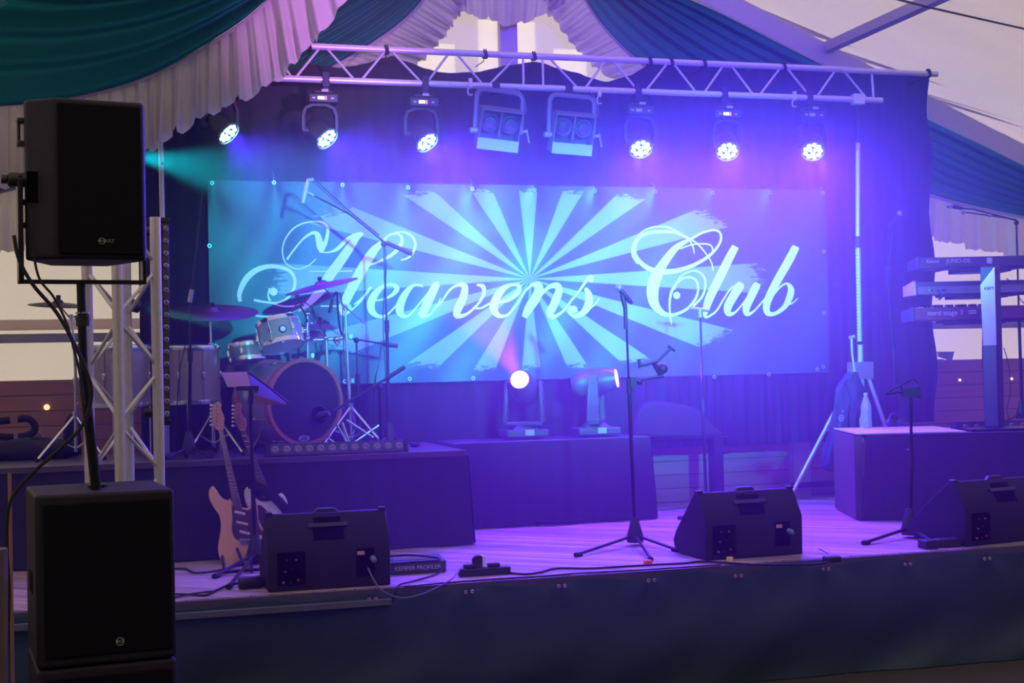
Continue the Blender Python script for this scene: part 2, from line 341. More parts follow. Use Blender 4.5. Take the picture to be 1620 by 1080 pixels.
# ------------------------------------------------------------------ banner
YN = 10.72
A = P(328, 288, YN); B = P(1305, 298, YN); Cc = P(1308, 597, YN); D = P(328, 604, YN)
bx0, bx1 = A.x, B.x; bzt = (A.z+B.z)/2; bzb = (Cc.z+D.z)/2
eye_top = [(335, 290), (433, 289), (541, 293), (645, 297), (746, 299), (844, 301), (940, 302), (1034, 304), (1126, 305), (1216, 305), (1300, 306)]
eye_bot = [(545, 603), (648, 599), (748, 598), (1130, 596), (1216, 592), (1293, 584)]
eye_side = [(331, 389), (331, 500), (1302, 398), (1303, 495), (1303, 580)]
exs = [P(a, b, YN).x for a, b in eye_top]
def ripple(x, z):
    t = max(0, min(1, (z-bzt+.55)/.55)); d = 0
    for e in exs:
        q = (x-e); d += math.exp(-(q/(.03+.10*(bzt-z)/.3))**2)*math.exp(-(bzt-z)/.22)
    return -.020*d + .006*sin(x*5+z*3)+.004*sin(x*11-z*7)
bn = thing('banner', 'wide printed banner with sunburst rays and script lettering hung before the curtain', 'banner', (bx0, YN, bzb))
bm = bpy.data.materials.new('printed_vinyl'); bm.use_nodes = True; nt = bm.node_tree; b = nt.nodes['Principled BSDF']; b.inputs['Roughness'].default_value = .38
N = nt.nodes.new; L = nt.links.new
cen = P(838, 441, YN); pxm = (bx1-bx0)/977
def math_(op, a, c=None, clamp=False):
    n = N('ShaderNodeMath'); n.operation = op; n.use_clamp = clamp
    for i, q in enumerate((a, c)):
        if q is None: continue
        if isinstance(q, (int, float)): n.inputs[i].default_value = q
        else: L(q, n.inputs[i])
    return n.outputs[0]
tc = N('ShaderNodeTexCoord'); sp = N('ShaderNodeSeparateXYZ'); L(tc.outputs['Object'], sp.inputs[0])
dx = math_('SUBTRACT', sp.outputs['X'], cen.x-bx0); dz = math_('SUBTRACT', sp.outputs['Z'], cen.z-bzb)
ang = math_('ARCTAN2', dz, math_('DIVIDE', dx, 1.31))
ph_ = math_('FRACT', math_('ADD', math_('DIVIDE', ang, 2*pi/16), 8.5))
rayv = math_('LESS_THAN', math_('ABSOLUTE', math_('SUBTRACT', ph_, .5)), .21)
nz = N('ShaderNodeTexNoise'); nz.inputs['Scale'].default_value = 9; nz.inputs['Detail'].default_value = 6; nz.inputs['Roughness'].default_value = .7; L(tc.outputs['Object'], nz.inputs['Vector'])
n2 = N('ShaderNodeTexNoise'); n2.inputs['Scale'].default_value = 22; n2.inputs['Detail'].default_value = 5; n2.inputs['Roughness'].default_value = .75; mp = N('ShaderNodeMapping'); mp.inputs['Scale'].default_value = (.6, 1, 2.2); L(tc.outputs['Object'], mp.inputs[0]); L(mp.outputs[0], n2.inputs['Vector'])
ez = math_('DIVIDE', math_('ABSOLUTE', dz), 136*pxm); ex = math_('DIVIDE', math_('ABSOLUTE', dx), 385*pxm)
edge = math_('POWER', math_('ADD', math_('POWER', ez, 2.5), math_('POWER', ex, 2.5)), .4)
lim = math_('ADD', .80, math_('MULTIPLY', n2.outputs['Fac'], .36))
inside = math_('LESS_THAN', edge, lim)
rm = math_('MULTIPLY', rayv, inside)
mx = N('ShaderNodeMix'); mx.data_type = 'RGBA'; L(rm, mx.inputs[0])
m0 = N('ShaderNodeMix'); m0.data_type = 'RGBA'; L(nz.outputs['Fac'], m0.inputs[0]); m0.inputs[6].default_value = (.012, .04, .065, 1); m0.inputs[7].default_value = (.03, .07, .10, 1)
L(m0.outputs[2], mx.inputs[6]); mx.inputs[7].default_value = (.24, .33, .34, 1); L(mx.outputs[2], b.inputs['Base Color'])
def bf(u, v):
    x = bx0+(bx1-bx0)*u; z = bzt+(bzb-bzt)*v; return (x, YN+ripple(x, z), z)
MB().grid(bf, 300, 60).build('sheet', bm, bn, world=True, angle=180)
def crop(ox, oy, s):
    def f(u, v):
        p = P(ox+u/s, oy+v/s, YN); return Vector((p.x, YN+ripple(p.x, p.z)-.006, p.z))
    return f
INK = mat('white_print', (.86, .88, .86), .4, var=.03)
def disc(x, y, r): return [[(x-r*cos(pi*k/8), y, max(1, 2*r*sin(pi*k/8))) for k in range(9)]]
H = [
 [(640,558,7),(590,600,7),(530,622,7),(478,608,8),(440,570,9),(427,505,9),(442,440,9),(490,372,10),(560,332,10),(640,321,10),(690,331,14),(714,370,18),(706,430,24),(690,478,26),(672,512,20)],
 [(455,562,14),(500,500,11),(560,430,13),(618,393,20),(648,404,34),(660,445,44),(672,485,50),(690,500,44)],
 [(660,514,8),(720,516,10),(775,494,24),(830,440,24),(880,408,22),(925,397,20)],
 [(936,397,20),(895,425,40),(840,505,56),(780,590,62),(728,660,64),(680,740,60),(630,800,48),(580,850,34),(525,884,20)],
 [(245,818,16),(330,833,13),(400,834,13),(460,803,15),(497,750,20),(505,690,20),(478,638,22),(420,612,25),(340,606,29),(260,630,35),(200,680,38),(166,740,34),(153,790,28),(160,828,22)],
 [(345,742,10),(336,790,11),(350,824,16)], *disc(370,765,26),
 [(245,910,16),(300,922,11),(400,916,9),(480,895,10),(540,868,12)],
 [(370,842,12),(430,857,11),(500,856,11),(560,838,9)],
 [(598,637,5),(720,637,7),(870,634,9)], [(668,856,9),(790,856,9)],
 [(1068,444,24),(1005,505,52),(950,590,64),(905,670,66),(862,750,64),(830,820,58),(812,870,54),(818,905,28),(870,876,12),(930,815,12),(990,735,11)],
 [(965,600,12),(1040,574,15),(1120,530,21),(1172,472,24),(1180,424,16),(1150,400,12),(1100,410,14),(1062,446,16)],
 [(1105,402,9),(1180,388,11),(1240,412,15),(1266,462,16),(1250,520,15),(1215,554,12),(1172,566,8)]]
EA = [
 [(0,330,10),(50,290,12),(105,215,8)],
 [(140,306,10),(200,292,14),(252,262,24),(272,228,34),(246,205,22),(190,212,22),(136,262,44),(108,320,50),(114,372,44),(152,404,26),(205,400,14),(255,352,11),(300,300,9)],
 [(440,212,16),(388,206,16),(340,244,36),(302,312,50),(292,370,52),(314,404,30),(354,398,13),(412,332,11),(480,250,12)],
 [(545,202,30),(520,215,50),(484,290,54),(446,365,54),(436,398,40),(482,396,14),(530,336,10),(552,290,7)],
 [(505,370,9),(560,310,10),(610,240,13),(660,207,20),(706,212,40),(700,280,50),(662,362,52),(660,402,36),(720,392,18),(792,330,14),(832,262,22),(826,215,28),(785,203,10)],
 [(760,350,8),(812,354,12),(870,325,14),(930,310,10)],
 [(920,318,14),(990,300,24),(1048,255,30),(1056,213,26),(1010,203,18),(952,234,40),(908,300,50),(896,360,50),(930,403,28),(985,394,14),(1045,325,13),(1100,240,12),(1140,205,16)],
 [(1125,204,14),(1180,212,50),(1168,280,60),(1122,350,58),(1090,412,34)],
 [(1120,370,12),(1175,300,14),(1235,228,22),(1292,208,38),(1312,240,46),(1284,320,52),(1256,385,48),(1280,408,26),(1340,370,14),(1400,290,12)],
 [(1395,300,12),(1450,230,14),(1500,160,20),(1518,160,30),(1512,186,26)],
 [(1480,225,20),(1500,270,44),(1498,330,52),(1462,385,38),(1410,405,22),(1375,378,16),(1386,338,12)], *disc(1404,362,23),
 [(1480,372,12),(1535,335,10),(1570,293,6)]]
CL = [
 [(482,865,11),(470,780,13),(466,700,15),(478,620,19),(510,562,17),(560,520,15),(620,510,15),(664,540,15),(676,600,15),(656,670,17),(600,740,19),(520,782,22),(450,788,30),(392,758,48),(350,700,70),(338,620,86),(352,540,86),(376,480,80),(404,430,66),(444,370,58),(500,300,48),(560,256,34),(620,226,20),(700,182,16),(780,161,14),(830,170,16),(848,212,18),(830,270,18),(770,340,22),(690,395,25),(600,436,29),(500,464,35),(400,470,42),(330,454,38),(262,410,31),(214,350,29),(203,290,29),(232,222,25),(300,182,25),(400,171,25),(490,176,20),(560,202,18),(610,238,13),(636,290,10),(645,335,7)],
 [(230,412,8),(190,350,9),(190,280,9),(240,190,9),(310,146,10),(390,133,12),(470,146,12),(560,196,12),(660,256,12),(730,330,11),(774,400,10),(786,462,8)],
 [(540,300,9),(620,270,10),(700,262,11),(760,268,11),(782,295,11),(780,330,8)],
 [(500,600,10),(530,522,11),(580,480,11),(640,462,11),(690,476,13),(724,520,15),(726,590,15),(700,660,16),(640,725,14)],
 *disc(518,644,26),
 [(955,280,50),(944,300,56),(900,380,62),(840,500,64),(782,612,64),(745,700,58),(726,775,34),(732,808,16),(770,790,15),(812,755,14),(870,660,13),(920,590,12),(985,556,14)],
 [(1000,552,40),(985,575,66),(934,655,66),(894,730,62),(902,780,42),(950,770,17),(1012,700,12),(1075,610,11),(1110,556,12)],
 [(1124,552,40),(1108,580,60),(1070,655,60),(1034,735,56),(1042,782,36),(1090,762,15),(1155,690,12),(1230,600,12)],
 [(1402,280,50),(1390,305,58),(1342,400,62),(1274,520,60),(1214,636,58),(1184,720,54),(1194,776,42),(1250,778,28),(1320,728,38),(1358,655,52),(1366,596,46),(1336,557,18),(1290,580,14),(1230,650,10)],
 [(1330,716,14),(1380,700,12),(1420,665,7)]]
for strokes, c in ((H, crop(340, 270, 4)), (EA, crop(560, 400, 4.05)), (CL, crop(960, 330, 4.697))):
    t_ = MB(); t_.plane = c
    for s_ in strokes: t_.ribbon(s_, 8)
    o = t_.build('lettering', INK, bn, world=True)
eyem = mat('nickel_eyelet', (.7, .7, .7), .3, metal=.9)
for k, (a, c) in enumerate(eye_top+eye_bot+eye_side):
    p = P(a, c, YN); e = MB()
    e.sweep([p+Vector((.012*cos(t*pi/8), -.006+ripple(p.x, p.z), .012*sin(t*pi/8))) for t in range(16)], .004, 6, closed=True)
    e.build('eyelet', eyem, bn, world=True)
    if k < len(eye_top) or k >= len(eye_top)+len(eye_bot):
        q = p+Vector((0, .05, .09 if k < len(eye_top) else 0))
        if k < len(eye_top) and k % 3 == 1: MB().sweep([p+Vector((0, -.01, 0)), p+Vector((0, -.012, .05)), q], .003, 5).build('tie', STEEL, bn, world=True)
# ------------------------------------------------------------------ lighting truss across the stage
YT = 10.45
tA = P(470, 73, YT); tB = P(1482, 116, YT); bA = P(400, 121, YT); bB = P(1395, 160, YT)
ztop = (tA.z+tB.z)/2; zbot = (bA.z+bB.z)/2
tr = thing('lighting_truss', 'silver ladder truss spanning the stage above the banner', 'truss', (tA.x-.8, YT, zbot))
MB().rod((tA.x-.8, YT, ztop), (P(1345, 108, YT).x, YT, ztop), .025, n=16).build('upper_chord', ALU, tr, world=True)
MB().rod((bA.x-.8, YT, zbot), (bB.x, YT, zbot), .025, n=16).build('lower_chord', ALU, tr, world=True)
MB().rod((P(1330, 108, YT).x, YT-.005, ztop-.006), (tB.x, YT-.005, ztop-.006), .024, n=16).build('extension_tube', ALU, tr, world=True)
nodes = [(430, 'b', 472), (472, 'b', 508), (512, 't', 562)]
zig = [(455, 0), (459, 0)]
def X(px): return P(px, 120, YT).x
diag = [(430,1,462,0),(466,0,508,1),(516,1,562,0),(570,0,612,1),(618,1,668,0),(674,0,712,1),(722,1,765,0),(772,0,820,1),(868,1,915,0),(924,0,960,1),(968,1,1010,0),(1020,0,1058,1),(1064,1,1102,0),(1112,0,1146,1),(1156,1,1192,0),(1200,0,1236,1),(1244,1,1282,0),(1290,0,1323,1),(1333,1,1372,0),(828,1,828,0),(859,1,859,0),(1379,1,1381,0)]
for a, ta, c, tc_ in diag:
    MB().rod((X(a), YT, ztop if ta else zbot), (X(c), YT, ztop if tc_ else zbot), .0095, n=8).build('brace', ALU, tr, world=True)
for px in (490, 612, 768, 845, 1028, 1062, 1114, 1240, 1468):     # black ties round the upper chord
    x = X(px); t_ = MB()
    for dx in (-.008, .008):
        t_.sweep([(x+dx+.006*sin(k), YT+.034*cos(k*pi/6), ztop+.034*sin(k*pi/6)) for k in range(12)], .006, 6, closed=True)
    t_.sweep([(x, YT+.03, ztop-.01), (x+.02, YT+.12, ztop-.03), (x+.01, YC-.05, ztop-.03)], .004, 5)
    o = t_.build('curtain_tie', RUBBER); o.location = (0, 0, 0)
    tag(o, {490: 'black tie round the truss beside the large green swag', 612: 'black tie on the truss chord above the gap between the two lamps nearest the swag', 768: 'black tie with a hanging knot on the truss above the first square lamp', 845: 'black tie on the truss at the joint between its two sections', 1028: 'black tie on the truss where the rear frill meets the chord', 1062: 'black tie on the truss beside the curtain peak right of the wash light', 1114: 'thin black tie on the truss chord in front of the blue-green swag', 1240: 'black tie on the truss between the last two wash lights', 1468: 'black tie at the tip of the long truss tube over the curtain corner'}[px], 'tie', 'curtain ties on the truss')
# ------------------------------------------------------------------ shared builders
def pl(y, *pts): return [P(a, b, y) for a, b in pts]
def part(T, name, mb, m, **k): return mb.build(name, m, T, world=True, **k)
def tubes(T, name, m, r, *paths, n=8, sm=0):
    for p in paths:
        part(T, name, MB().sweep(smooth_pts(p, sm) if sm else p, r, n), m)
def tripod(T, c, feet, z0=.14, r=.010, m=BLACKM, foot=True):
    c = Vector(c)
    for f in feet:
        f = Vector(f); f.z = c.z+.014
        leg = part(T, 'leg', MB().rod(c+Vector((0, 0, z0*.45))+(f-c).normalized()*.02, f, r), m)
        if foot:
            d = (f-c).normalized()
            k = MB().rod(f-d*.05, f+d*.01, r*1.5)
            o = k.build('rubber_foot', RUBBER, None); me = o.data
            for v in me.vertices: v.co -= T.location
            o.parent = leg
def base_hub(T, c, m=BLACKP, s=1.0):
    c = Vector(c)
    part(T, 'base_hub', MB().lathe([(0, .0), (.05*s, .0), (.052*s, .03*s), (.03*s, .11*s), (.022*s, .15*s), (0, .15*s)], Matrix.Translation(c+Vector((0, 0, .02))), 20), m)
def pole(T, a, b, r=.009, m=BLACKM, name='pole', r2=None): return part(T, name, MB().rod(a, b, r, r2), m)
def mic(T, tip, tail, r=.024, name='microphone', body=BLACKP):
    tip = Vector(tip); tail = Vector(tail); d = (tail-tip); L_ = d.length; M_ = frame(tip, d)
    o = part(T, name, MB().lathe([(0, 0.045), (.018, .05), (r*.85, .06), (.017, L_*.8), (.012, L_), (0, L_)], M_, 18), body)
    g = MB().ball((0, 0, .028), r, M_)
    k = g.build('mic_grille', STEEL, None)
    for v in k.data.vertices: v.co -= T.location
    k.parent = o
# ------------------------------------------------------------------ wash lights on the truss
LEDM = mat('cyan_white_led', (.9, 1, 1), .3, emit=(.45, .95, 1), es=16)
DISP = mat('lit_display', (.8, .9, 1), .4, emit=(.6, .75, 1), es=1.6)
REDL = mat('red_indicator', (1, .2, .2), .4, emit=(1, .15, .2), es=2)
LENSB = mat('dark_lens_plate', (.05, .08, .1), .15)
LBL = mat('pale_control_label', (.45, .42, .5), .5)
def wash(px, py, target, label, lit, col1, col2):
    lens = P(px, py, YT-.04)
    top = Vector((lens.x+.0, YT, zbot-.03)); T = thing('wash_light', label, 'stage light', top, 0, 'wash lights on the truss')
    aim = (Vector(target)-lens).normalized(); piv = lens-aim*.10; piv.y = piv.y
    L0 = piv-top
    mb = MB().box((0, 0, .03), (.06, .05, .12)).box((0, 0, -.05), (.05, .05, .05)); mb.build('clamp', BLACKM, T, bev=.006)
    bz = L0.z+.235
    MB().box((L0.x*.5, L0.y*.5, bz), (.23, .13, .075)).box((L0.x*.5, L0.y*.5, bz+.05), (.15, .10, .03)).build('base_housing', BLACKP, T, bev=.012)
    MB().span((L0.x*.5-.045, L0.y*.5-.068, bz-.012), (L0.x*.5+.005, L0.y*.5-.064, bz+.012)).build('display', DISP if lit else LBL, T)
    if lit: MB().span((L0.x*.5+.012, L0.y*.5-.069, bz-.014), (L0.x*.5+.022, L0.y*.5-.064, bz+.014)).build('indicator', REDL, T)
    for k in (-.085, .055): MB().span((L0.x*.5+k, L0.y*.5-.068, bz-.008), (L0.x*.5+k+.022, L0.y*.5-.064, bz+.006)).build('control_label', LBL, T)
    MB().box((L0.x*.5+.01, L0.y*.5-.07, bz+.055), (.05, .01, .018)).build('rating_plate', LBL, T)
    yk = MB()
    pts = [(L0.x-.125, L0.y, L0.z), (L0.x-.125, L0.y, L0.z+.11), (L0.x-.105, L0.y, L0.z+.165), (L0.x-.05, L0.y, L0.z+.19), (L0.x+.05, L0.y, L0.z+.19), (L0.x+.105, L0.y, L0.z+.165), (L0.x+.125, L0.y, L0.z+.11), (L0.x+.125, L0.y, L0.z)]
    for a, b in zip(pts, pts[1:]):
        a = Vector(a); b = Vector(b); d = (b-a).normalized(); n = Vector((d.z, 0, -d.x))*.011; w_ = Vector((0, .035, 0))
        yk.add([a-n-w_, a+n-w_, a+n+w_, a-n+w_, b-n-w_, b+n-w_, b+n+w_, b-n+w_], [(0, 1, 2, 3), (7, 6, 5, 4), (0, 4, 5, 1), (1, 5, 6, 2), (2, 6, 7, 3), (3, 7, 4, 0)])
    yk.rod((L0.x-.13, L0.y, L0.z), (L0.x-.07, L0.y, L0.z), .03).rod((L0.x+.13, L0.y, L0.z), (L0.x+.07, L0.y, L0.z), .03)
    yk.build('yoke', BLACKP, T)
    F_ = frame(L0, aim)
    h = MB().lathe([(0, -.10), (.055, -.10), (.078, -.07), (.088, -.02), (.092, .06), (.092, .10), (.086, .10), (.084, .085), (0, .085)], F_, 36).build('head', BLACKP, T)
    MB().lathe([(.090, .090), (.096, .094), (.096, .104), (.088, .104), (.086, .09)], F_, 36, ring=True).build('lens_ring', mat('lens_ring', (.3, .5, .6), .25, metal=.6) if 'lens_ring' not in bpy.data.materials else bpy.data.materials['lens_ring'], h)
    MB().lathe([(0, .087), (.084, .087), (.084, .09), (0, .09)], F_, 36).build('lens_plate', LENSB, h)
    for k in range(12):
        r_, q = ((.026, k*2*pi/3+.5) if k < 3 else (.062, (k-3)*2*pi/9))
        Mq = F_ @ Matrix.Translation((r_*cos(q), r_*sin(q), .09))
        MB().lathe([(.0165, 0), (.0165, .004), (.009, .009), (0, .010)], Mq, 14).build('led_lens', LEDM, h)
    # drooping mains lead and safety wire
    MB().sweep(smooth_pts([(.06, .03, .05), (.12, .04, -.02), (.13, .03, -.10), (.07+L0.x*.5, .03, bz+.03)], 5), .005, 6).build('lead', RUBBER, T)
    for (cl, e, sz) in (col1, col2):
        s_ = lamp('SPOT', 'wash_beam', (0, 0, 0), None, energy=e, color=cl, size=sz, blend=1, radius=.07)
        s_.parent = T; s_.location = L0+aim*.13; s_.rotation_euler = aim.to_track_quat('-Z', 'Y').to_euler()
    return T
BLU = (.05, .012, 1); MAG = (.55, .03, 1); CY = (.05, .55, 1)
wash(362, 212, (3.3, 8.6, .2), 'wash light nearest the large green swag, its yoke half hidden by the frill', False, (BLU, 330, 110), (MAG, 59, 120))
wash(518, 220, (3.6, 8.4, .2), 'wash light with a red lit display, second along the truss from the green swag', True, (BLU, 450, 130), (MAG, 108, 120))
wash(676, 226, (3.8, 8.4, .2), 'wash light with a red lit display, beside the first square two-lamp blinder', True, (BLU, 650, 140), (MAG, 129, 120))
wash(1014, 236, (3.7, 7.9, .0), 'wash light beside the second square blinder, glaring white with a pink halo', False, (BLU, 850, 150), (MAG, 158, 120))
wash(1151, 240, (4.0, 7.8, .0), 'wash light with a red lit display between the two glaring undisplayed ones', True, (BLU, 850, 150), (MAG, 158, 120))
wash(1286, 240, (4.4, 7.8, .0), 'wash light closest to the tall silver light stand, glowing cyan underneath', False, (BLU, 850, 150), (MAG, 158, 120))
# ------------------------------------------------------------------ two-lamp blinders
BLGREY = mat('grey_blinder_paint', (.12, .13, .15), .45, metal=.2)
GLASS = mat('lamp_glass', (.16, .22, .26), .12, metal=.9, coat=1)
def blinder(px, py, tilt, roll, label):
    c = P(px, py, YT-.05); T = thing('blinder_light', label, 'stage light', c, 0, 'two-lamp blinders on the truss')
    R_ = Matrix.Rotation(radians(roll), 4, 'Y') @ Matrix.Rotation(radians(tilt), 4, 'X')
    b = MB(R_); w2, h2, dp = .165, .155, .14
    for (a0, a1) in (((-w2, -dp/2, -h2), (-w2+.012, dp/2, h2)), ((w2-.012, -dp/2, -h2), (w2, dp/2, h2)), ((-w2, -dp/2, h2-.012), (w2, dp/2, h2)), ((-w2, dp/2-.012, -h2), (w2, dp/2, h2)), ((-.008, -dp/2+.02, -h2+.1), (.008, dp/2, h2))): b.span(a0, a1)
    b.build('housing', BLGREY, T, bev=.003)
    b = MB(R_); b.add([(-w2, -dp/2, -h2+.085), (w2, -dp/2, -h2+.085), (w2, -dp/2-.02, -h2), (-w2, -dp/2-.02, -h2), (-w2, dp/2, -h2), (w2, dp/2, -h2)], [(0, 3, 2, 1), (3, 4, 5, 2), (0, 1, 5, 4)])
    b.build('front_apron', mat('pale_apron', (.34, .40, .42), .4) if 'pale_apron' not in bpy.data.materials else bpy.data.materials['pale_apron'], T)
    for sx in (-1, 1):
        Mq = R_ @ Matrix.Translation((sx*.082, -.04, .045)) @ Matrix.Rotation(radians(90), 4, 'X')
        lm = MB().lathe([(.03, -.07), (.05, -.04), (.066, 0), (.070, .004), (.066, .008), (.062, .0), (.045, -.035), (0, -.045)], Mq, 30).build('reflector_lamp', BLGREY, T)
        MB().lathe([(0, -.005), (.045, -.006), (.045, -.004), (0, .004)], Mq, 24).build('lamp_lens', GLASS, lm)
    fz = .29; rr = .06; fw = .185
    pts = [(-fw, 0, -.03), (-fw, 0, fz-rr)]+[(-fw+rr-rr*cos(k*pi/10), 0, fz-rr+rr*sin(k*pi/10)) for k in range(1, 6)]+[(fw-rr+rr*sin(k*pi/10), 0, fz-rr+rr*cos(k*pi/10)) for k in range(0, 6)]+[(fw, 0, -.03)]
    MB(Matrix.Rotation(radians(roll), 4, 'Y')).sweep(pts, .013, 8, flat=1.6).build('bracket', BLGREY, T)
    k = MB(); k.rod((fw-.02, 0, -.02), (fw+.05, 0, -.02), .012).rod((fw+.045, 0, -.0), (fw+.06, -.01, -.11), .007)
    k.build('tilt_handle', STEEL, T)
    MB().rod((-fw-.04, 0, -.02), (-fw+.02, 0, -.02), .022).build('tilt_knob', STEEL, T)
    tz = zbot-c.z
    MB().span((-.03, .02, fz-.02), (.03, .08, tz+.03)).build('clamp', BLACKM, T, bev=.005)
    MB().sweep(smooth_pts([(fw-.02, .03, tz-.01), (fw+.04, .03, tz-.09), (fw+.05, .02, tz-.19), (fw+.02, .0, .12)], 6), .003, 6).build('safety_wire', STEEL, T)
blinder(788, 203, 24, 5, 'grey two-lamp blinder whose pale apron catches cyan light, nearer the large green swag')
blinder(904, 210, 22, 3, 'grey two-lamp blinder with a dull purple apron, nearer the light stand')
for k, (px, py, lb) in enumerate(((743, 148, 'silver hook clamp on the truss just beside the cyan-lit blinder'), (947, 162, 'silver hook clamp on the truss between the second blinder and a glaring wash light'), (1255, 168, 'silver hook clamp with a coiled lead beside the last wash light on the truss'))):
    c = P(px, py-16, YT); T = thing('hook_clamp', lb, 'clamp', c, 0, 'loose hook clamps on the truss')
    MB().box((0, -.02, 0), (.03, .03, .07)).build('clamp_body', ALU, T, bev=.004)
    MB().sweep([(.0+.022*cos(t*.5), -.02, -.065+.03*sin(t*.5)) for t in range(2, 12)], .006, 6).build('hook', ALU, T)
# ------------------------------------------------------------------ risers
def riser_cloth(x0, x1, y, z, yb, label, name='riser', flare=.03, left=True, cat='riser'):
    T = thing(name, label, cat, (x0, y, 0))
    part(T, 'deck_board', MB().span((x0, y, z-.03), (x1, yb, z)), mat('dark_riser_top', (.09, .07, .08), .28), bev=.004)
    def f(u, v):
        x = x0+(x1-x0)*u; return (x+(flare*v*(u-.5)*2), y-.012-flare*v-.010*sin(x*13+2*sin(x*2.3))*v-.004*sin(x*41), z-.004-(z-.012)*v)
    part(T, 'cloth_front', MB().grid(f, 160, 8), RISERC, angle=180)
    def g(sx):
        X_ = x1 if sx > 0 else x0
        return lambda u, v: (X_+sx*(.010+flare*v+.008*sin(u*21)*v), y-.012+(yb-y)*u-flare*v*(1-u), z-.004-(z-.012)*v)
    part(T, 'cloth_side', MB().grid(g(1), 30, 8), RISERC, angle=180)
    if left: part(T, 'cloth_side', MB().grid(g(-1), 30, 8), RISERC, angle=180)
    return T
RISERC = mat('black_stage_skirt', (.016, .015, .018), .9, bump=.25, scale=80, sheen=.05)
ZR = .635
T = riser_cloth(-.95, 2.37, 9.2, ZR, 10.42, 'long black-skirted riser carrying the drum kit')
part(T, 'edge_profile', MB().span((-.95, 9.175, ZR-.035), (2.385, 9.195, ZR-.008)), mat('dark_brown_edge', (.10, .07, .06), .3))
riser_cloth(2.50, 4.05, 10.08, ZR, 10.62, 'black-skirted riser carrying the two moving heads')
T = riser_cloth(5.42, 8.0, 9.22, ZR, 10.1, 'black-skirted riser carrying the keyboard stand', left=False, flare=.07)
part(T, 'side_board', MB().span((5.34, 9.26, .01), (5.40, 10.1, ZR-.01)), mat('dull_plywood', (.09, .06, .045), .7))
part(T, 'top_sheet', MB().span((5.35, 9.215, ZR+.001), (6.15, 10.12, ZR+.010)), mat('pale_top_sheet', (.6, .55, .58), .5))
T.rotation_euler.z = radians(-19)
# ------------------------------------------------------------------ front skirt of the stage
SK = mat('dark_green_tarpaulin', (.028, .065, .078), .42, bump=.15, scale=20)
eyes = [(587, 946), (739, 934), (885, 925), (1026, 916), (1163, 909), (1301, 899), (1430, 891), (1555, 882)]
ey = [P(a, b, FRONT-.04) for a, b in eyes]
T = thing('stage_skirt', 'dark green tarpaulin skirt laced along the front of the stage', 'skirt', (3, FRONT, -.7))
def sk(u, v):
    x = -1.6+9.6*u; z = -.035-.66*v; d = 0
    for e in ey:
        q = x-e.x; d += .030*math.exp(-(q/(.05+.5*v))**2)*math.exp(-v*2.2)
    sag = .012*sin((x-ey[0].x)*2*pi/.62+1.57)*max(0, 1-v*5)
    return (x, FRONT-.035-d-.015*sin(x*3.1+4*v)*v-.008*sin(x*9+v*9)*v-.02*sin(v*7+x*1.3)*v, z+sag)
part(T, 'tarpaulin', MB().grid(sk, 380, 40), SK, angle=180)
BRASS = mat('brass_eyelet', (.75, .50, .32), .35, metal=.8)
for e in ey:
    for dx in (-.018, .018):
        c = Vector((e.x+dx, FRONT-.085, e.z)); k = MB().sweep([c+Vector((  .008*cos(t*pi/6), 0, .008*sin(t*pi/6))) for t in range(12)], .003, 6, closed=True)
        part(T, 'eyelet', k, BRASS)
o = MB().span((-1.6, FRONT-.03, -.06), (8, FRONT, -.004)).build('stage_edge_board', mat('dark_edge_board', (.08, .075, .08), .6, var=.3)); tag(o, 'long dark board along the front lip of the stage deck', 'board')
o = MB().span((-1.2, FRONT-.09, -.085), (1.5, FRONT-.05, -.055)).build('aluminium_rail', mat('dull_rail', (.12, .13, .14), .5)); tag(o, 'dull grey rail on the skirt below the first floor monitor', 'rail')
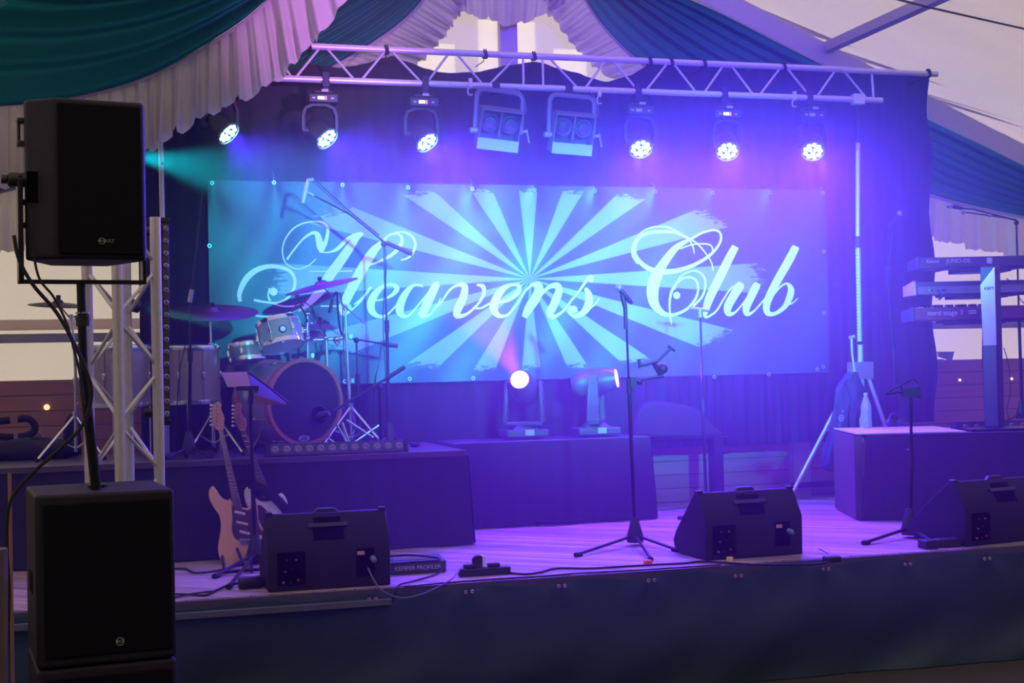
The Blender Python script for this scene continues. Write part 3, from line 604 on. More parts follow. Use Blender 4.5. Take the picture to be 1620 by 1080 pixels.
# ------------------------------------------------------------------ floor monitors
def monitor(loc, rz, wd, dp, ht, label, extra=True):
    T = thing('floor_monitor', label, 'monitor speaker', loc, rz, 'wedge monitors along the stage edge')
    prof = [(0, 0), (-.005, ht*.60), (.10, ht), (.135, ht), (dp*.62, ht*.66), (dp*.90, ht*.36), (dp, ht*.20), (dp*.96, .03), (dp*.80, 0)]
    b = MB().prism([(-wd/2, y, z) for y, z in prof], (wd, 0, 0))
    b.build('cabinet', MONB, T, bev=.008)
    # handle on the sloping upper back panel; black slabs paint its recess shade
    u0 = Vector((0, -.005, ht*.60)); u1 = Vector((0, .10, ht)); d = (u1-u0); n = Vector((0, -d.z, d.y)).normalized()
    def pt(x, t, o_=0): return Vector((x, 0, 0))+u0+d*t+n*o_
    def slab(x0, x1, t0, t1, o0, o1): return [pt(x0, t0, o0), pt(x1, t0, o0), pt(x1, t1, o0), pt(x0, t1, o0), pt(x0, t0, o1), pt(x1, t0, o1), pt(x1, t1, o1), pt(x0, t1, o1)]
    FC = [(0, 3, 2, 1), (4, 5, 6, 7), (0, 1, 5, 4), (1, 2, 6, 5), (2, 3, 7, 6), (3, 0, 4, 7)]
    MB().add(slab(-.085, .085, .12, .50, .0, .003), FC).add(slab(-.075, .075, .66, .84, .0, .003), FC).build('handle_recess_shade', DEEP, T)
    MB().add(slab(-.11, .11, .50, .64, .0, .014), FC).build('handle', BLACKP, T, bev=.004)
    MB().add([(-.09, .10, ht-.02), (.09, .10, ht-.02), (.05, .105, ht+.022), (-.05, .105, ht+.022), (-.09, .14, ht-.02), (.09, .14, ht-.02), (.05, .135, ht+.022), (-.05, .135, ht+.022)], FC).build('pole_cup', BLACKP, T, bev=.008)
    for sx in (-1, 1): MB().box((sx*(wd/2-.02), .115, ht+.004), (.04, .05, .018)).build('corner_foot', BLACKP, T, bev=.006)
    yb = -.012
    MB().span((-wd/2+.05, yb+.002, .035), (-wd/2+.20, yb+.016, ht*.52)).build('input_panel', DEEP, T)
    k = MB()
    for i, (a, b_) in enumerate(((.08, .05), (.12, .05), (.16, .06), (.09, .11), (.13, .12), (.10, .17), (.15, .17))):
        MB().lathe([(0, 0), (.008 if i < 3 else .005, 0), (.005, .012), (0, .012)], Matrix.Translation((-wd/2+a, yb+.002, b_)) @ Matrix.Rotation(radians(90), 4, 'X'), 10).build('knob', [STEEL, BLACKP, REDK][i % 3], T)
    MB().span((wd/2-.19, yb+.002, .06), (wd/2-.09, yb+.014, ht*.52)).build('power_panel', DEEP, T)
    MB().span((wd/2-.185, yb, ht*.43), (wd/2-.145, yb+.004, ht*.48)).build('warning_sticker', STICK, T)
    pc_ = MB().lathe([(0, 0), (.016, 0), (.016, .045), (.010, .06), (0, .06)], Matrix.Translation((wd/2-.10, yb+.01, ht*.38)) @ Matrix.Rotation(radians(100), 4, 'X'), 14).build('mains_plug', mat('blue_grey_plug', (.18, .24, .36), .5) if 'blue_grey_plug' not in bpy.data.materials else bpy.data.materials['blue_grey_plug'], T)
    return T
MONB = mat('black_cabinet_paint', (.016, .014, .022), .55, spec=.25, bump=.35, scale=260)
DEEP = mat('deep_black_trim_and_shade', (.002, .002, .003), .9, spec=.08)  # black trim, also the painted shade of recesses and holes
REDK = mat('red_knob', (.35, .03, .03), .4); STICK = mat('orange_sticker', (.75, .42, .22), .6)
def mon_at(pl_, pr_, dy=0):   # pixel positions of the two lower back corners
    a = G(*pl_); b = G(*pr_); return a, b
monitor((1.19, 7.66, 0), radians(0), .67, .44, .41, 'wedge monitor at the stage edge in front of the wooden guitar')
monitor((3.80, 7.79, 0), radians(2), .66, .46, .40, 'wedge monitor at the stage edge between the vocal stand and the keyboard riser')
monitor((5.55, 7.72, 0), radians(10), .74, .52, .40, 'wedge monitor turned sideways in front of the keyboard riser')
# ------------------------------------------------------------------ PA stack
def subw(z0, z1, label, logo):
    T = thing('subwoofer', label, 'subwoofer', (-.015, 5.98, z0), radians(6))
    h = z1-z0
    MB().box((0, 0, h/2), (.525, .56, h-.004)).build('cabinet', MONB, T, bev=.014, seg=3)
    MB().box((.008, -.283, h/2+.0), (.478, .012, h-.075)).build('grille', GRILLE, T, bev=.006)
    for sx in (-1,): MB().span((sx*.2645, -.10, h*.40), (sx*.2605, .08, h*.52)).build('side_handle', DEEP, T)
    MB().lathe([(0, 0), (.04, 0), (.04, .012), (.02, .016), (0, .016)], Matrix.Translation((0, 0, h-.002)), 20).build('pole_socket', BLACKM, T)
    if logo:
        badge(T, Matrix.Translation((.045, -.291, .085)) @ Matrix.Rotation(radians(90), 4, 'X'), .0145)
BADGE = mat('gold_grey_badge', (.55, .50, .45), .4)
def badge(T, M_, r):
    b = MB().lathe([(0, 0), (r*1.15, 0), (r*1.15, .001), (0, .001)], M_, 24).build('logo_badge', DEEP, T)
    MB().sweep([(r*cos(t*pi/12), r*sin(t*pi/12), .0015) for t in range(24)], r*.07, 6, M=M_, closed=True).build('ring', BADGE, b)
    MB().text('RCF', r*1.15, M_ @ Matrix.Translation((0, 0, .002)), .0005).build('lettering', BADGE, b)
subw(-.70, .066, 'lower black subwoofer of the stack, mostly below the photo', False)
subw(.068, .735, 'black subwoofer with a round badge, on top of the stack beside the stage', True)
T = thing('speaker_pole', 'thick black pole rising from the subwoofer to the loudspeaker bracket', 'pole', (-.03, 5.86, .735))
ptop = P(128, 445, 5.80)
part(T, 'lower_tube', MB().rod((-.02, 5.86, .735), P(133, 600, 5.82), .021), BLACKM)
part(T, 'upper_tube', MB().rod(P(133, 605, 5.82), ptop, .018), BLACKM)
c = P(131, 508, 5.815); part(T, 'collar', MB().lathe([(.019, -.02), (.026, -.02), (.028, .02), (.019, .03)], Matrix.Translation(c), 20, ring=True), BLACKP)
part(T, 'collar_ring', MB().lathe([(.02, .03), (.027, .03), (.027, .036), (.02, .036)], Matrix.Translation(c), 20, ring=True), STEEL)
T = thing('pa_speaker', 'black loudspeaker with a mesh front in a metal bracket on the tall pole', 'loudspeaker', P(130, 415, 5.86), radians(10))
zb_ = 0; zt = .625
plan = [(-.125, -.17), (.215, -.17), (.235, -.10), (.14, .20), (-.10, .20), (-.225, -.055), (-.215, -.09)]
MB().prism([(x, y, 0) for x, y in plan], (0, 0, zt)).build('cabinet', MONB, T, bev=.014, seg=3)
MB().span((-.115, -.182, .018), (.205, -.168, zt-.02)).build('grille', GRILLE, T, bev=.006)
badge(T, Matrix.Translation((.045, -.184, .07)) @ Matrix.Rotation(radians(90), 4, 'X'), .012)
MB().text('ART', .02, Matrix.Translation((.075, -.184, .07)) @ Matrix.Rotation(radians(90), 4, 'X'), .0004).build('model_lettering', mat('dim_grey_print', (.22, .20, .2), .5), T)
for z_ in (.13, .45):
    MB().span((-.245, -.05, z_), (-.205, .0, z_+.02)).span((-.245, -.05, z_+.09), (-.205, 0, z_+.11)).span((-.245, -.04, z_), (-.232, -.01, z_+.11)).build('side_handle', BLACKP, T, bev=.004)
MB().span((-.222, -.12, .22), (-.17, -.112, .34)).build('handle_pocket_shade', DEEP, T)  # black slab painted as the shade inside the handle pocket
br = MB()
br.span((-.252, -.085, -.09), (-.232, -.03, .33)).span((-.252, -.085, -.09), (.232, -.03, -.075)).span((.222, -.085, -.09), (.236, -.03, .30))
br.build('yoke_bracket', BLACKM, T, bev=.003)
MB().rod((-.285, -.058, .315), (-.20, -.058, .315), .028, n=16).rod((-.31, -.058, .315), (-.285, -.058, .315), .018).build('yoke_knob', BLACKP, T, bev=.003)
def cable(name, label, pts, r=.006, m=RUBBER, cat='cable', k=8, group=None):
    o = MB().sweep(smooth_pts(pts, k), r, 7).build(name, m); tag(o, label, cat, group); return o
cable('speaker_cable', 'thick black cable drooping from the loudspeaker to the pole and down to the floor', pl(5.70, (22, 372), (30, 410), (52, 450), (90, 495), (118, 545), (138, 590), (145, 625), (132, 670), (100, 705), (55, 745), (18, 790), (10, 850), (14, 940), (10, 1040)), .0075)
cable('speaker_cable', 'thinner black cable curving beside the thick one from the loudspeaker to the pole', pl(5.66, (52, 395), (62, 440), (85, 470), (105, 510), (116, 548), (126, 590), (134, 640)), .005)
# ------------------------------------------------------------------ truss tower beside the PA
tc_ = Vector((.105, 6.74, -.7)); T = thing('truss_tower', 'upright silver truss tower standing behind the loudspeaker pole', 'truss', tc_, radians(37))
HT = 2.62; q = .11
cs = [(-q, -q), (q, -q), (q, q), (-q, q)]
for x, y in cs: MB().rod((x, y, .02), (x, y, HT), .025, n=16).build('leg', ALU, T)
for i in range(4):
    a = Vector((*cs[i], 0)); b = Vector((*cs[(i+1) % 4], 0)); nseg = 11; hh = HT/nseg
    for j in range(nseg):
        A_, B_ = (a, b) if (j+i) % 2 else (b, a)
        MB().rod(A_+Vector((0, 0, j*hh+.02)), B_+Vector((0, 0, (j+1)*hh-.01)), .0085, n=8).build('brace', ALU, T)
MB().box((0, 0, .01), (.4, .4, .02)).build('base_plate', ALU, T)
# ------------------------------------------------------------------ LED bars
LEDOFF = mat('unlit_led_lens', (.22, .19, .18), .2, coat=.6)
BARM = mat('led_bar_front', (.05, .045, .05), .35)
def ledbar(a, b, nrm, wd, dp, n, label, tint=None):
    a = Vector(a); b = Vector(b); ax = (b-a); L_ = ax.length; ax.normalize(); nrm = Vector(nrm); nrm = (nrm-ax*nrm.dot(ax)).normalized(); sd = ax.cross(nrm)
    T = thing('led_bar', label, 'led bar', a); M_ = Matrix((ax, sd, nrm)).transposed().to_4x4()
    MB(M_).span((0, -wd/2, -dp), (L_, wd/2, 0)).build('housing', BLACKP, T, bev=.004)
    MB(M_).span((.01, -wd/2+.008, 0), (L_-.01, wd/2-.008, .002)).build('front_glass', BARM, T)
    for q_ in (-.012, L_+.012): MB(M_).box((q_, 0, -dp/2), (.024, wd*1.1, dp*1.1)).build('end_cap', BLACKM, T, bev=.003)
    for i in range(n):
        c = Vector((L_*(i+.5)/n, 0, .002))
        MB(M_ @ Matrix.Translation(c)).lathe([(wd*.30, 0), (wd*.30, .004), (wd*.18, .008), (wd*.12, .003), (0, .003)], None, 14).build('led_lens', LEDOFF, T)
    return T
a = P(252, 668, 6.88); b = P(250, 352, 6.88)
ledbar(P(263, 664, 6.86), P(261, 352, 6.86), (.55, -1, 0), .045, .07, 16, 'upright led bar clamped to the truss tower')
o = MB().span(P(237, 357, 6.95)+Vector((0, 0, -.0)), P(252, 660, 6.95)+Vector((0, .08, 0))).build('fixture_housing', BLACKP, bev=.004); tag(o, 'dark upright housing clamped between the tower and the led bar', 'housing')
T = thing('tower_clamp', 'upper black clamp holding the led bar on the tower', 'clamp', P(230, 366, 6.86)); part(T, 'arm', MB().rod(P(221, 366, 6.86), P(256, 366, 6.86), .022), BLACKP); part(T, 'bolt', MB().ball(P(247, 366, 6.83), .008), STEEL)
T = thing('tower_clamp', 'lower black clamp on the tower leg near the riser edge', 'clamp', P(233, 652, 6.86)); part(T, 'arm', MB().rod(P(228, 653, 6.86), P(248, 653, 6.86), .022), BLACKP)
ledbar(P(426, 712, 9.26), P(640, 705, 9.26), (0, -1, .25), .085, .08, 12, 'low led bar lying along the drum riser edge in front of the bass drum')
ledbar(P(1518, 676, 9.30), P(1680, 671, 9.30), (0, -1, .1), .085, .08, 9, 'led bar lying on the keyboard riser')
# ------------------------------------------------------------------ moving heads on the riser
HOT = mat('white_hot_lens', (1, .9, 1), .3, emit=(1, .72, .95), es=14)
RIM = mat('magenta_lit_lens', (1, .3, .8), .3, emit=(1, .22, .72), es=5)
GREYB = mat('grey_moving_head_shell', (.055, .06, .065), .4)
def mover(px, py, aim, label, lensm, e, sz):
    lens = P(px, py, 10.22); aim = Vector(aim).normalized(); piv = lens-aim*.17
    T = thing('moving_head', label, 'stage light', (piv.x, piv.y+.03, ZR), 0, 'moving heads on the middle riser')
    L0 = piv-T.location
    MB().box((0, 0, .045), (.34, .26, .06)).box((0, 0, .09), (.22, .2, .04), taper=.6).build('base', GREYB, T, bev=.015)
    MB().span((-.025, -.135, .03), (.045, -.130, .075)).build('display', mat('amber_display', (.45, .38, .3), .4) if 'amber_display' not in bpy.data.materials else bpy.data.materials['amber_display'], T)
    rot = math.atan2(aim.y, aim.x)+pi/2
    R_ = Matrix.Rotation(rot, 4, 'Z')
    yk = MB(Matrix.Translation((L0.x, L0.y, 0)) @ R_); yk.span((-.15, -.05, .10), (.15, .05, .135))
    for sx in (-1, 1): yk.add([(sx*.125, -.055, .12), (sx*.165, -.055, .12), (sx*.165, .055, .12), (sx*.125, .055, .12), (sx*.115, -.035, L0.z+.05), (sx*.145, -.035, L0.z+.05), (sx*.145, .035, L0.z+.05), (sx*.115, .035, L0.z+.05)], [(0, 3, 2, 1), (4, 5, 6, 7), (0, 1, 5, 4), (1, 2, 6, 5), (2, 3, 7, 6), (3, 0, 4, 7)] if sx > 0 else [(0, 1, 2, 3), (7, 6, 5, 4), (4, 5, 1, 0), (5, 6, 2, 1), (6, 7, 3, 2), (7, 4, 0, 3)])
    yk.build('yoke', GREYB, T, bev=.012)
    F_ = frame(L0, aim)
    h = MB().lathe([(0, -.19), (.06, -.185), (.095, -.14), (.112, -.05), (.108, .04), (.09, .12), (.072, .165), (.064, .165), (.06, .15), (0, .15)], F_, 40).build('head', GREYB, T)
    MB().lathe([(0, .158), (.055, .158), (.055, .16), (0, .166)], F_, 32).build('lens', lensm, h)
    MB().lathe([(.06, .160), (.072, .162), (.070, .172), (.060, .172)], F_, 32, ring=True).build('lens_ring', RIM, h)
    s_ = lamp('SPOT', 'mover_beam', (0, 0, 0), None, energy=e, color=(1, .10, .62), size=sz, blend=.6, radius=.03); s_.parent = T; s_.location = L0+aim*.19; s_.rotation_euler = aim.to_track_quat('-Z', 'Y').to_euler()
mover(822, 600, (-.42, -.80, .36), 'moving head firing a pink beam, its round lens facing the audience', HOT, 420, 22)
mover(976, 598, (.86, -.46, .14), 'moving head tilted sideways with a thin pink lens edge', RIM, 60, 30)
# ------------------------------------------------------------------ drum kit
SHELL = mat('grey_sparkle_shell', (.30, .26, .25), .3, var=.35, scale=90, coat=.6)
HEADW = mat('milky_drum_head', (.55, .5, .52), .5); HEADK = mat('black_drum_head', (.012, .011, .014), .65)
HOOPW = mat('reddish_wood_hoop', (.42, .13, .08), .35, coat=.4)
CYM = mat('dull_bronze_cymbal', (.07, .04, .035), .42, metal=.7, var=.2, scale=8)
def drum(name, label, c, axis, r, dp, front=HEADW, back=HEADW, hoop=CHROME, lugs=8, legs=False):
    hw = .035 if hoop is not CHROME else 0
    T = thing(name, label, 'drum', c); F_ = frame((0, 0, 0), axis)          # axis points towards the batter/front head
    MB().lathe([(r*.99, -dp/2), (r, -dp/2+.01), (r, dp/2-.01), (r*.99, dp/2)], F_, 48).build('shell', SHELL, T)
    for s_, m in ((1, front), (-1, back)):
        e = s_*dp/2; MB().lathe([(0, e), (r*.97, e), (r*.97, e+s_*.006), (0, e+s_*.006)], F_, 48).build('drum_head', m, T)
        MB().lathe([(r*.985, e-.014-hw), (r*1.045, e-.014-hw), (r*(1.05+hw), e+s_*.002-.0), (r*(1.04+hw), e+.016+hw*.3), (r*.985, e+.016+hw*.3)], F_, 48, ring=True).build('hoop', hoop, T)
    for k in range(lugs):
        q = 2*pi*(k+.5)/lugs; Mq = F_ @ Matrix.Rotation(q, 4, 'Z')
        lg = MB(Mq).box((r+.010, 0, 0), (.022, .022, .05)).build('lug', CHROME, T, bev=.005)
        MB(Mq).rod((r*1.035, 0, -dp/2), (r*1.035, 0, dp/2), .0035, n=6).build('tension_rod', CHROME, lg)
    return T, F_
bc = P(481, 636, 9.82); bax = Vector((sin(radians(16.4-8.5+30)), -cos(radians(16.4-8.5+30)), 0.0))
bax = Vector((.40, -.915, 0)).normalized()
T, F_ = drum('bass_drum', 'bass drum with a black front head and reddish hoop on the riser', bc-bax*.22, bax, .285, .44, HEADK, HEADW, HOOPW, 8)
k = MB().lathe([(0, .226), (.060, .226), (.062, .229), (0, .229)], F_ @ Matrix.Translation((0, 0, 0)), 24)
up = Vector((0, 0, 1)); side = bax.cross(up).normalized()*-1
def bp_(sx, sz, o=.232): return side*sx+up*sz+bax*o
e = MB(); cc = bp_(-.012, -.252)
e.sweep([cc+side*.042*cos(t*pi/10)+up*.017*sin(t*pi/10) for t in range(20)], .003, 6, closed=True); e.build('maker_oval', LBL, T)
Mt = Matrix((side, up, bax)).transposed().to_4x4(); Mt.translation = cc
MB().text('EVANS', .022, Mt, .0006).build('lettering', LBL, T)
e = MB(); cc = bp_(.11, -.10); e.sweep([cc+(side*cos(t*pi/12)+up*sin(t*pi/12))*.068 for t in range(24)], .005, 6, closed=True); e.build('port_ring', BLACKM, T)
e = MB(); e.add([cc+(side*cos(t*pi/12)+up*sin(t*pi/12))*.066+bax*.0 for t in range(24)], [tuple(range(24))]); e.build('port_hole_shade', DEEP, T)  # flat black disc painted as the shade inside the port
for s_ in (-1, 1): MB().rod(side*.2*s_+Vector((0, 0, -.18)), side*.36*s_+bax*.1+Vector((0, 0, ZR-T.location.z+.01)), .009).build('spur', CHROME, T)
T = thing('kick_microphone', 'short fat microphone on a low boom poking into the bass drum port', 'microphone', P(510, 658, 9.40))
part(T, 'mic_body', MB().lathe([(0, 0), (.022, .002), (.030, .02), (.028, .06), (.016, .10), (0, .10)], frame(P(503, 660, 9.50), P(530, 650, 9.40)-P(503, 660, 9.50)), 18), BLACKP)
part(T, 'boom', MB().rod(P(528, 650, 9.41), P(638, 582, 9.45), .009), BLACKM)
part(T, 'counter_grip', MB().rod(P(614, 597, 9.44), P(640, 580, 9.45), .015), BLACKP)
bs = P(602, 706, 9.5); part(T, 'pole', MB().rod(P(601, 612, 9.46), (bs.x, 9.5, ZR+.02), .010), BLACKM)
part(T, 'clutch', MB().ball(P(601, 612, 9.46), .022), BLACKP)
tripod(T, (bs.x, 9.5, ZR), [P(565, 712, 9.4), P(640, 712, 9.4), P(610, 700, 9.8)], .10)
cable('microphone_cable', 'thin cable hanging from the kick drum boom', pl(9.47, (602, 545), (600, 570), (594, 600), (598, 612)), .003)
# toms
T, F_ = drum('rack_tom', 'small rack tom tilted towards the drummer above the bass drum', P(443, 529, 9.95), Vector((-.16, .30, .94)), .150, .165, lugs=6)
d_ = (F_ @ Vector((0, 0, 0)))
for zz, rr, m_ in ((.035, .028, BLACKM), (.035, .020, WHITEP), (-.045, .018, WHITEP)):
    MB().lathe([(0, 0), (rr, 0), (rr*.8, .012 if rr < .028 else .006), (0, .014 if rr < .028 else .006)], Matrix.Translation((.0, -.158+(.0 if rr > .02 else -.004)+.02*(zz < 0), zz)) @ Matrix.Rotation(radians(88), 4, 'X'), 20).build('badge', m_, T)
drum('rack_tom', 'shallow drum half hidden behind the small rack tom', P(390, 557, 10.05), Vector((-.1, .12, 1)), .125, .10, lugs=6)
T, F_ = drum('floor_tom', 'floor tom between the led bar and the ride cymbal stand', P(300, 592, 9.95), Vector((0, -.04, 1)), .205, .37, lugs=8)
for k in range(3):
    q = 2*pi*k/3+.4; MB().rod((.225*cos(q), .225*sin(q), .08), (.225*cos(q), .225*sin(q), ZR-T.location.z), .007).build('leg', CHROME, T)
T, F_ = drum('floor_tom', 'floor tom seen through the braces of the truss tower', P(185, 594, 9.85), Vector((0, -.04, 1)), .215, .38, lugs=8)
for k in range(3):
    q = 2*pi*k/3+.4; MB().rod((.235*cos(q), .235*sin(q), .08), (.235*cos(q), .235*sin(q), ZR-T.location.z), .007).build('leg', CHROME, T)
# draped purple cloth / throne top behind the bass drum
T = thing('drum_throne', 'round padded throne glimpsed above the bass drum shell', 'stool', P(385, 600, 10.30))
part(T, 'seat', MB().lathe([(0, -.05), (.15, -.05), (.17, -.02), (.16, .03), (0, .045)], Matrix.Translation(P(392, 584, 10.30)), 28), mat('dark_seat_vinyl', (.05, .04, .06), .3))
part(T, 'column', MB().rod(P(392, 590, 10.30)-Vector((0, 0, .02)), (P(392, 590, 10.30).x, 10.30, ZR), .015), CHROME)
def cym_disc(T, c, nrm, r, name='cymbal', m=CYM):
    F2 = frame(Vector(c)-T.location, nrm)
    pr = [(.006, .030), (r*.12, .026), (r*.19, .008), (r*.22, .004)]+[(r*(.22+.78*k/6), .004-.018*(k/6)**2) for k in range(1, 7)]
    pr += [(a, b-.0025) for a, b in reversed(pr)]
    cy = MB().lathe(pr, F2, 56).build(name, m, T)
    MB().lathe([(0, .02), (.014, .02), (.016, .055), (0, .058)], F2, 14).build('felt_nut', BLACKP, cy)
    return cy
def cstand(label, c, nrm, r, foot, pole_pts, feet, cat='cymbal', boom=None, legs2=True):
    T = thing('cymbal_stand', label, cat, foot)
    cym_disc(T, c, nrm, r)
    for i, (a, b) in enumerate(zip(pole_pts, pole_pts[1:])):
        part(T, 'tube', MB().rod(a, b, .0135-.003*i), CHROME)
        part(T, 'collar', MB().rod(Vector(b)-Vector((0, 0, .03)), Vector(b)+Vector((0, 0, .012)), .020-.003*i), CHROME)
        w_ = Vector(b)+Vector((.03, -.01, -.01)); part(T, 'wing_bolt', MB().rod(b, w_, .005).box(w_, (.02, .006, .03)), CHROME)
    if boom: part(T, 'boom_rod', MB().rod(boom[0], boom[1], .0055), CHROME)
    ft = Vector(foot); hub = ft+Vector((0, 0, .30))
    part(T, 'leg_collar', MB().rod(hub-Vector((0, 0, .02)), hub+Vector((0, 0, .02)), .022), CHROME)
    for f in feet:
        f = Vector(f); f.z = ft.z+.012
        lg = part(T, 'leg', MB().rod(hub, f, .0085, n=6), CHROME)
        k = MB().rod(ft+Vector((0, 0, .07)), hub.lerp(f, .55), .006, n=6); o = k.build('leg_brace', CHROME, None)
        for v in o.data.vertices: v.co -= T.location
        o.parent = lg
        k = MB().ball(f, .016); o = k.build('rubber_foot', RUBBER, None)
        for v in o.data.vertices: v.co -= T.location
        o.parent = lg
f0 = P(338, 702, 9.9); f0.z = ZR
cstand('large dark ride cymbal on a straight chrome stand behind the guitars', P(336, 491, 9.9), (-.02, -.23, 1), .315, f0, [(f0.x, 9.9, ZR+.05), P(336, 600, 9.9), P(334, 545, 9.9), P(332, 496, 9.9)], [P(295, 712, 9.6), P(385, 712, 9.6), P(340, 690, 10.2)])
f0 = P(556, 703, 10.0); f0.z = ZR
cstand('crash cymbal tilted on a boom stand over the rack tom', P(508, 450, 9.95), (-.24, -.10, 1), .265, f0, [(f0.x, 10.0, ZR+.05), P(551, 600, 10), P(548, 530, 10), P(546, 484, 10)], [P(505, 708, 9.7), P(610, 706, 9.75), P(570, 692, 10.28)], boom=(P(508, 452, 9.95), P(578, 512, 10)))
f0 = P(485, 705, 10.36); f0.z = ZR
cstand('small flat cymbal beside the rack tom mounts', P(506, 513, 10.3), (.06, -.16, 1), .135, f0, [(f0.x, 10.36, ZR+.05), P(488, 560, 10.36), P(487, 512, 10.36)], [P(470, 700, 10.40), P(520, 703, 10.2), P(500, 692, 10.40)])
f0 = P(120, 708, 9.9); f0.z = ZR
cstand('cymbal with a black felt nut seen past the loudspeaker pole', P(92, 480, 9.9), (.05, -.12, 1), .195, f0, [(f0.x, 9.9, ZR+.05), P(120, 600, 9.9), P(117, 545, 9.9), P(113, 500, 9.9)], [P(58, 712, 9.7), P(165, 712, 9.7), P(120, 692, 10.28)], boom=(P(93, 482, 9.9), P(118, 512, 9.9)))
# tom mount hardware on two posts
T = thing('tom_mount', 'chrome clamp post with arms holding the rack toms', 'drum hardware', P(520, 560, 10.02))
part(T, 'post', MB().rod(P(518, 590, 10.02), P(516, 536, 10.02), .014), CHROME)
part(T, 'arm', MB().rod(P(494, 538, 10.02), P(548, 534, 10.02), .012), CHROME)
part(T, 'arm', MB().rod(P(488, 540, 10.02), P(482, 518, 10.0), .010), CHROME)
part(T, 'arm', MB().sweep(smooth_pts(pl(10.02, (528, 536), (534, 545), (540, 530), (543, 515)), 4), .009), CHROME)
for a in ((498, 538), (516, 534), (532, 536), (482, 522), (486, 535)): part(T, 'joint', MB().ball(P(*a, 10.0), .020), CHROME)
part(T, 'post', MB().rod(P(487, 590, 10.05), P(486, 500, 10.05), .010), CHROME)
part(T, 'joint', MB().ball(P(486, 496, 10.05), .022), CHROME)
def dmic(label, body, cablepts, stand=None):
    T = thing('drum_microphone', label, 'microphone', P(*body[0], 9.9))
    part(T, 'mic_body', MB().lathe([(0, 0), (.011, .002), (.013, .03), (.011, .10), (0, .105)], frame(P(*body[0], 9.88), P(*body[1], 9.88)-P(*body[0], 9.88)), 14), BLACKP)
    if len(body) > 2: part(T, 'gooseneck', MB().sweep(smooth_pts(pl(9.9, *body[1:]), 5), .007), BLACKM)
    cable('microphone_cable', cablepts[0], pl(9.92, *cablepts[1:]), .0035)
dmic('pencil microphone angled over the small rack tom', [(460, 492), (474, 484), (482, 495), (486, 510)], ['thin cable looping above the rack tom and dropping behind it', (466, 484), (476, 477), (488, 482), (496, 492), (500, 505), (515, 530)])
dmic('microphone pointing down below the crash cymbal', [(521, 495), (527, 470), (533, 462), (534, 485), (537, 515), (541, 530)], ['thin cable looping from under the crash cymbal down the stand', (530, 466), (538, 465), (542, 490), (543, 530), (545, 580)])
# front left pedals, small floor clutter on riser
T = thing('hi_hat_pedal', 'chrome pedal parts gleaming on the riser behind the bass drum hoop', 'drum hardware', P(545, 700, 9.75))
for a, b in (((533, 672), (548, 698)), ((541, 668), (552, 700)), ((548, 664), (590, 692)), ((560, 700), (600, 672))): part(T, 'strut', MB().rod(P(*a, 9.75), P(*b, 9.75), .009), CHROME)
part(T, 'footboard', MB().span(P(535, 706, 9.8), P(560, 701, 9.6)), STEEL)
# ------------------------------------------------------------------ microphone stands
def boomstand(label, y, foot, polep, boom=None, micp=None, feet=(), z0=0, cat='microphone stand', grip=None, hub=1.0, r=.009, group=None, micm=BLACKP):
    c = P(*foot, y); c.z = z0; T = thing('microphone_stand', label, cat, c, 0, group)
    top = P(*polep[-1], y)
    pts = [c+Vector((0, 0, .05))]+[P(*q, y) for q in polep]
    part(T, 'lower_tube', MB().rod(pts[0], pts[1], r*1.35), BLACKM)
    if len(pts) > 2:
        part(T, 'upper_tube', MB().sweep(pts[1:], r*.85), BLACKM)
        part(T, 'height_clutch', MB().rod(pts[1]-Vector((0, 0, .05)), pts[1]+Vector((0, 0, .04)), r*2.0), BLACKP)
    base_hub(T, c, s=hub)
    fw = [G(*f, z0) if isinstance(f, tuple) and len(f) == 2 else Vector(f) for f in feet]
    tripod(T, c, fw)
    if boom:
        bb = [P(a, b, y+d) for a, b, d in boom]
        part(T, 'boom', MB().sweep(bb, r*.75), BLACKM if not micm == ALU else micm); part(T, 'boom_clutch', MB().ball(top, .022), BLACKP)
    if grip: part(T, 'counter_grip', MB().rod(P(grip[0], grip[1], y), P(grip[2], grip[3], y), .016), BLACKP)
    if micp: mic(T, P(micp[0], micp[1], y), P(micp[2], micp[3], y))
    return T
# centre vocal stand
T = boomstand('straight vocal stand with a microphone and tablet clamp at the middle of the stage edge', 8.665, (1005, 862), [(995, 610), (990, 486)], micp=(975, 450, 1000, 480), feet=[(912, 881), (1072, 873), (1030, 888)], hub=1.1)
part(T, 'mic_clip', MB().rod(P(989, 486, 8.665), P(984, 466, 8.665), .015), BLACKP)
part(T, 'upper_grip', MB().rod(P(990, 520, 8.665), P(989, 482, 8.665), .014), BLACKP)
ta = MB().rod(P(995, 603, 8.66), P(1050, 594, 8.62), .011).span(P(992, 612, 8.69), P(1007, 596, 8.62)).rod(P(1008, 604, 8.64), P(1014, 606, 8.6), .014); arm_ = part(T, 'tablet_arm', ta, BLACKP)
tb = MB().sweep(pl(8.60, (1010, 578), (1022, 577), (1040, 571), (1052, 560), (1062, 550)), .010).rod(P(1011, 568, 8.6), P(1012, 582, 8.6), .010).rod(P(1057, 547, 8.6), P(1068, 555, 8.6), .010).rod(P(1058, 545, 8.6), P(1061, 552, 8.6), .006).rod(P(1035, 575, 8.6), P(1045, 592, 8.62), .018).ball(P(1048, 583, 8.61), .036)
part(T, 'tablet_clamp', tb, BLACKP)
# rear stand with T-bar
T = boomstand('slim stand topped with a flat T-bar behind the middle wedge monitor', 10.0, (1118, 815), [(1112, 640), (1108, 500)], feet=[(1075, 822), (1090, 808), (1165, 812)])
part(T, 't_bar', MB().rod(P(1091, 487, 10.0), P(1122, 491, 10.0), .014).rod(P(1108, 502, 10), P(1107, 489, 10), .016), STEEL)
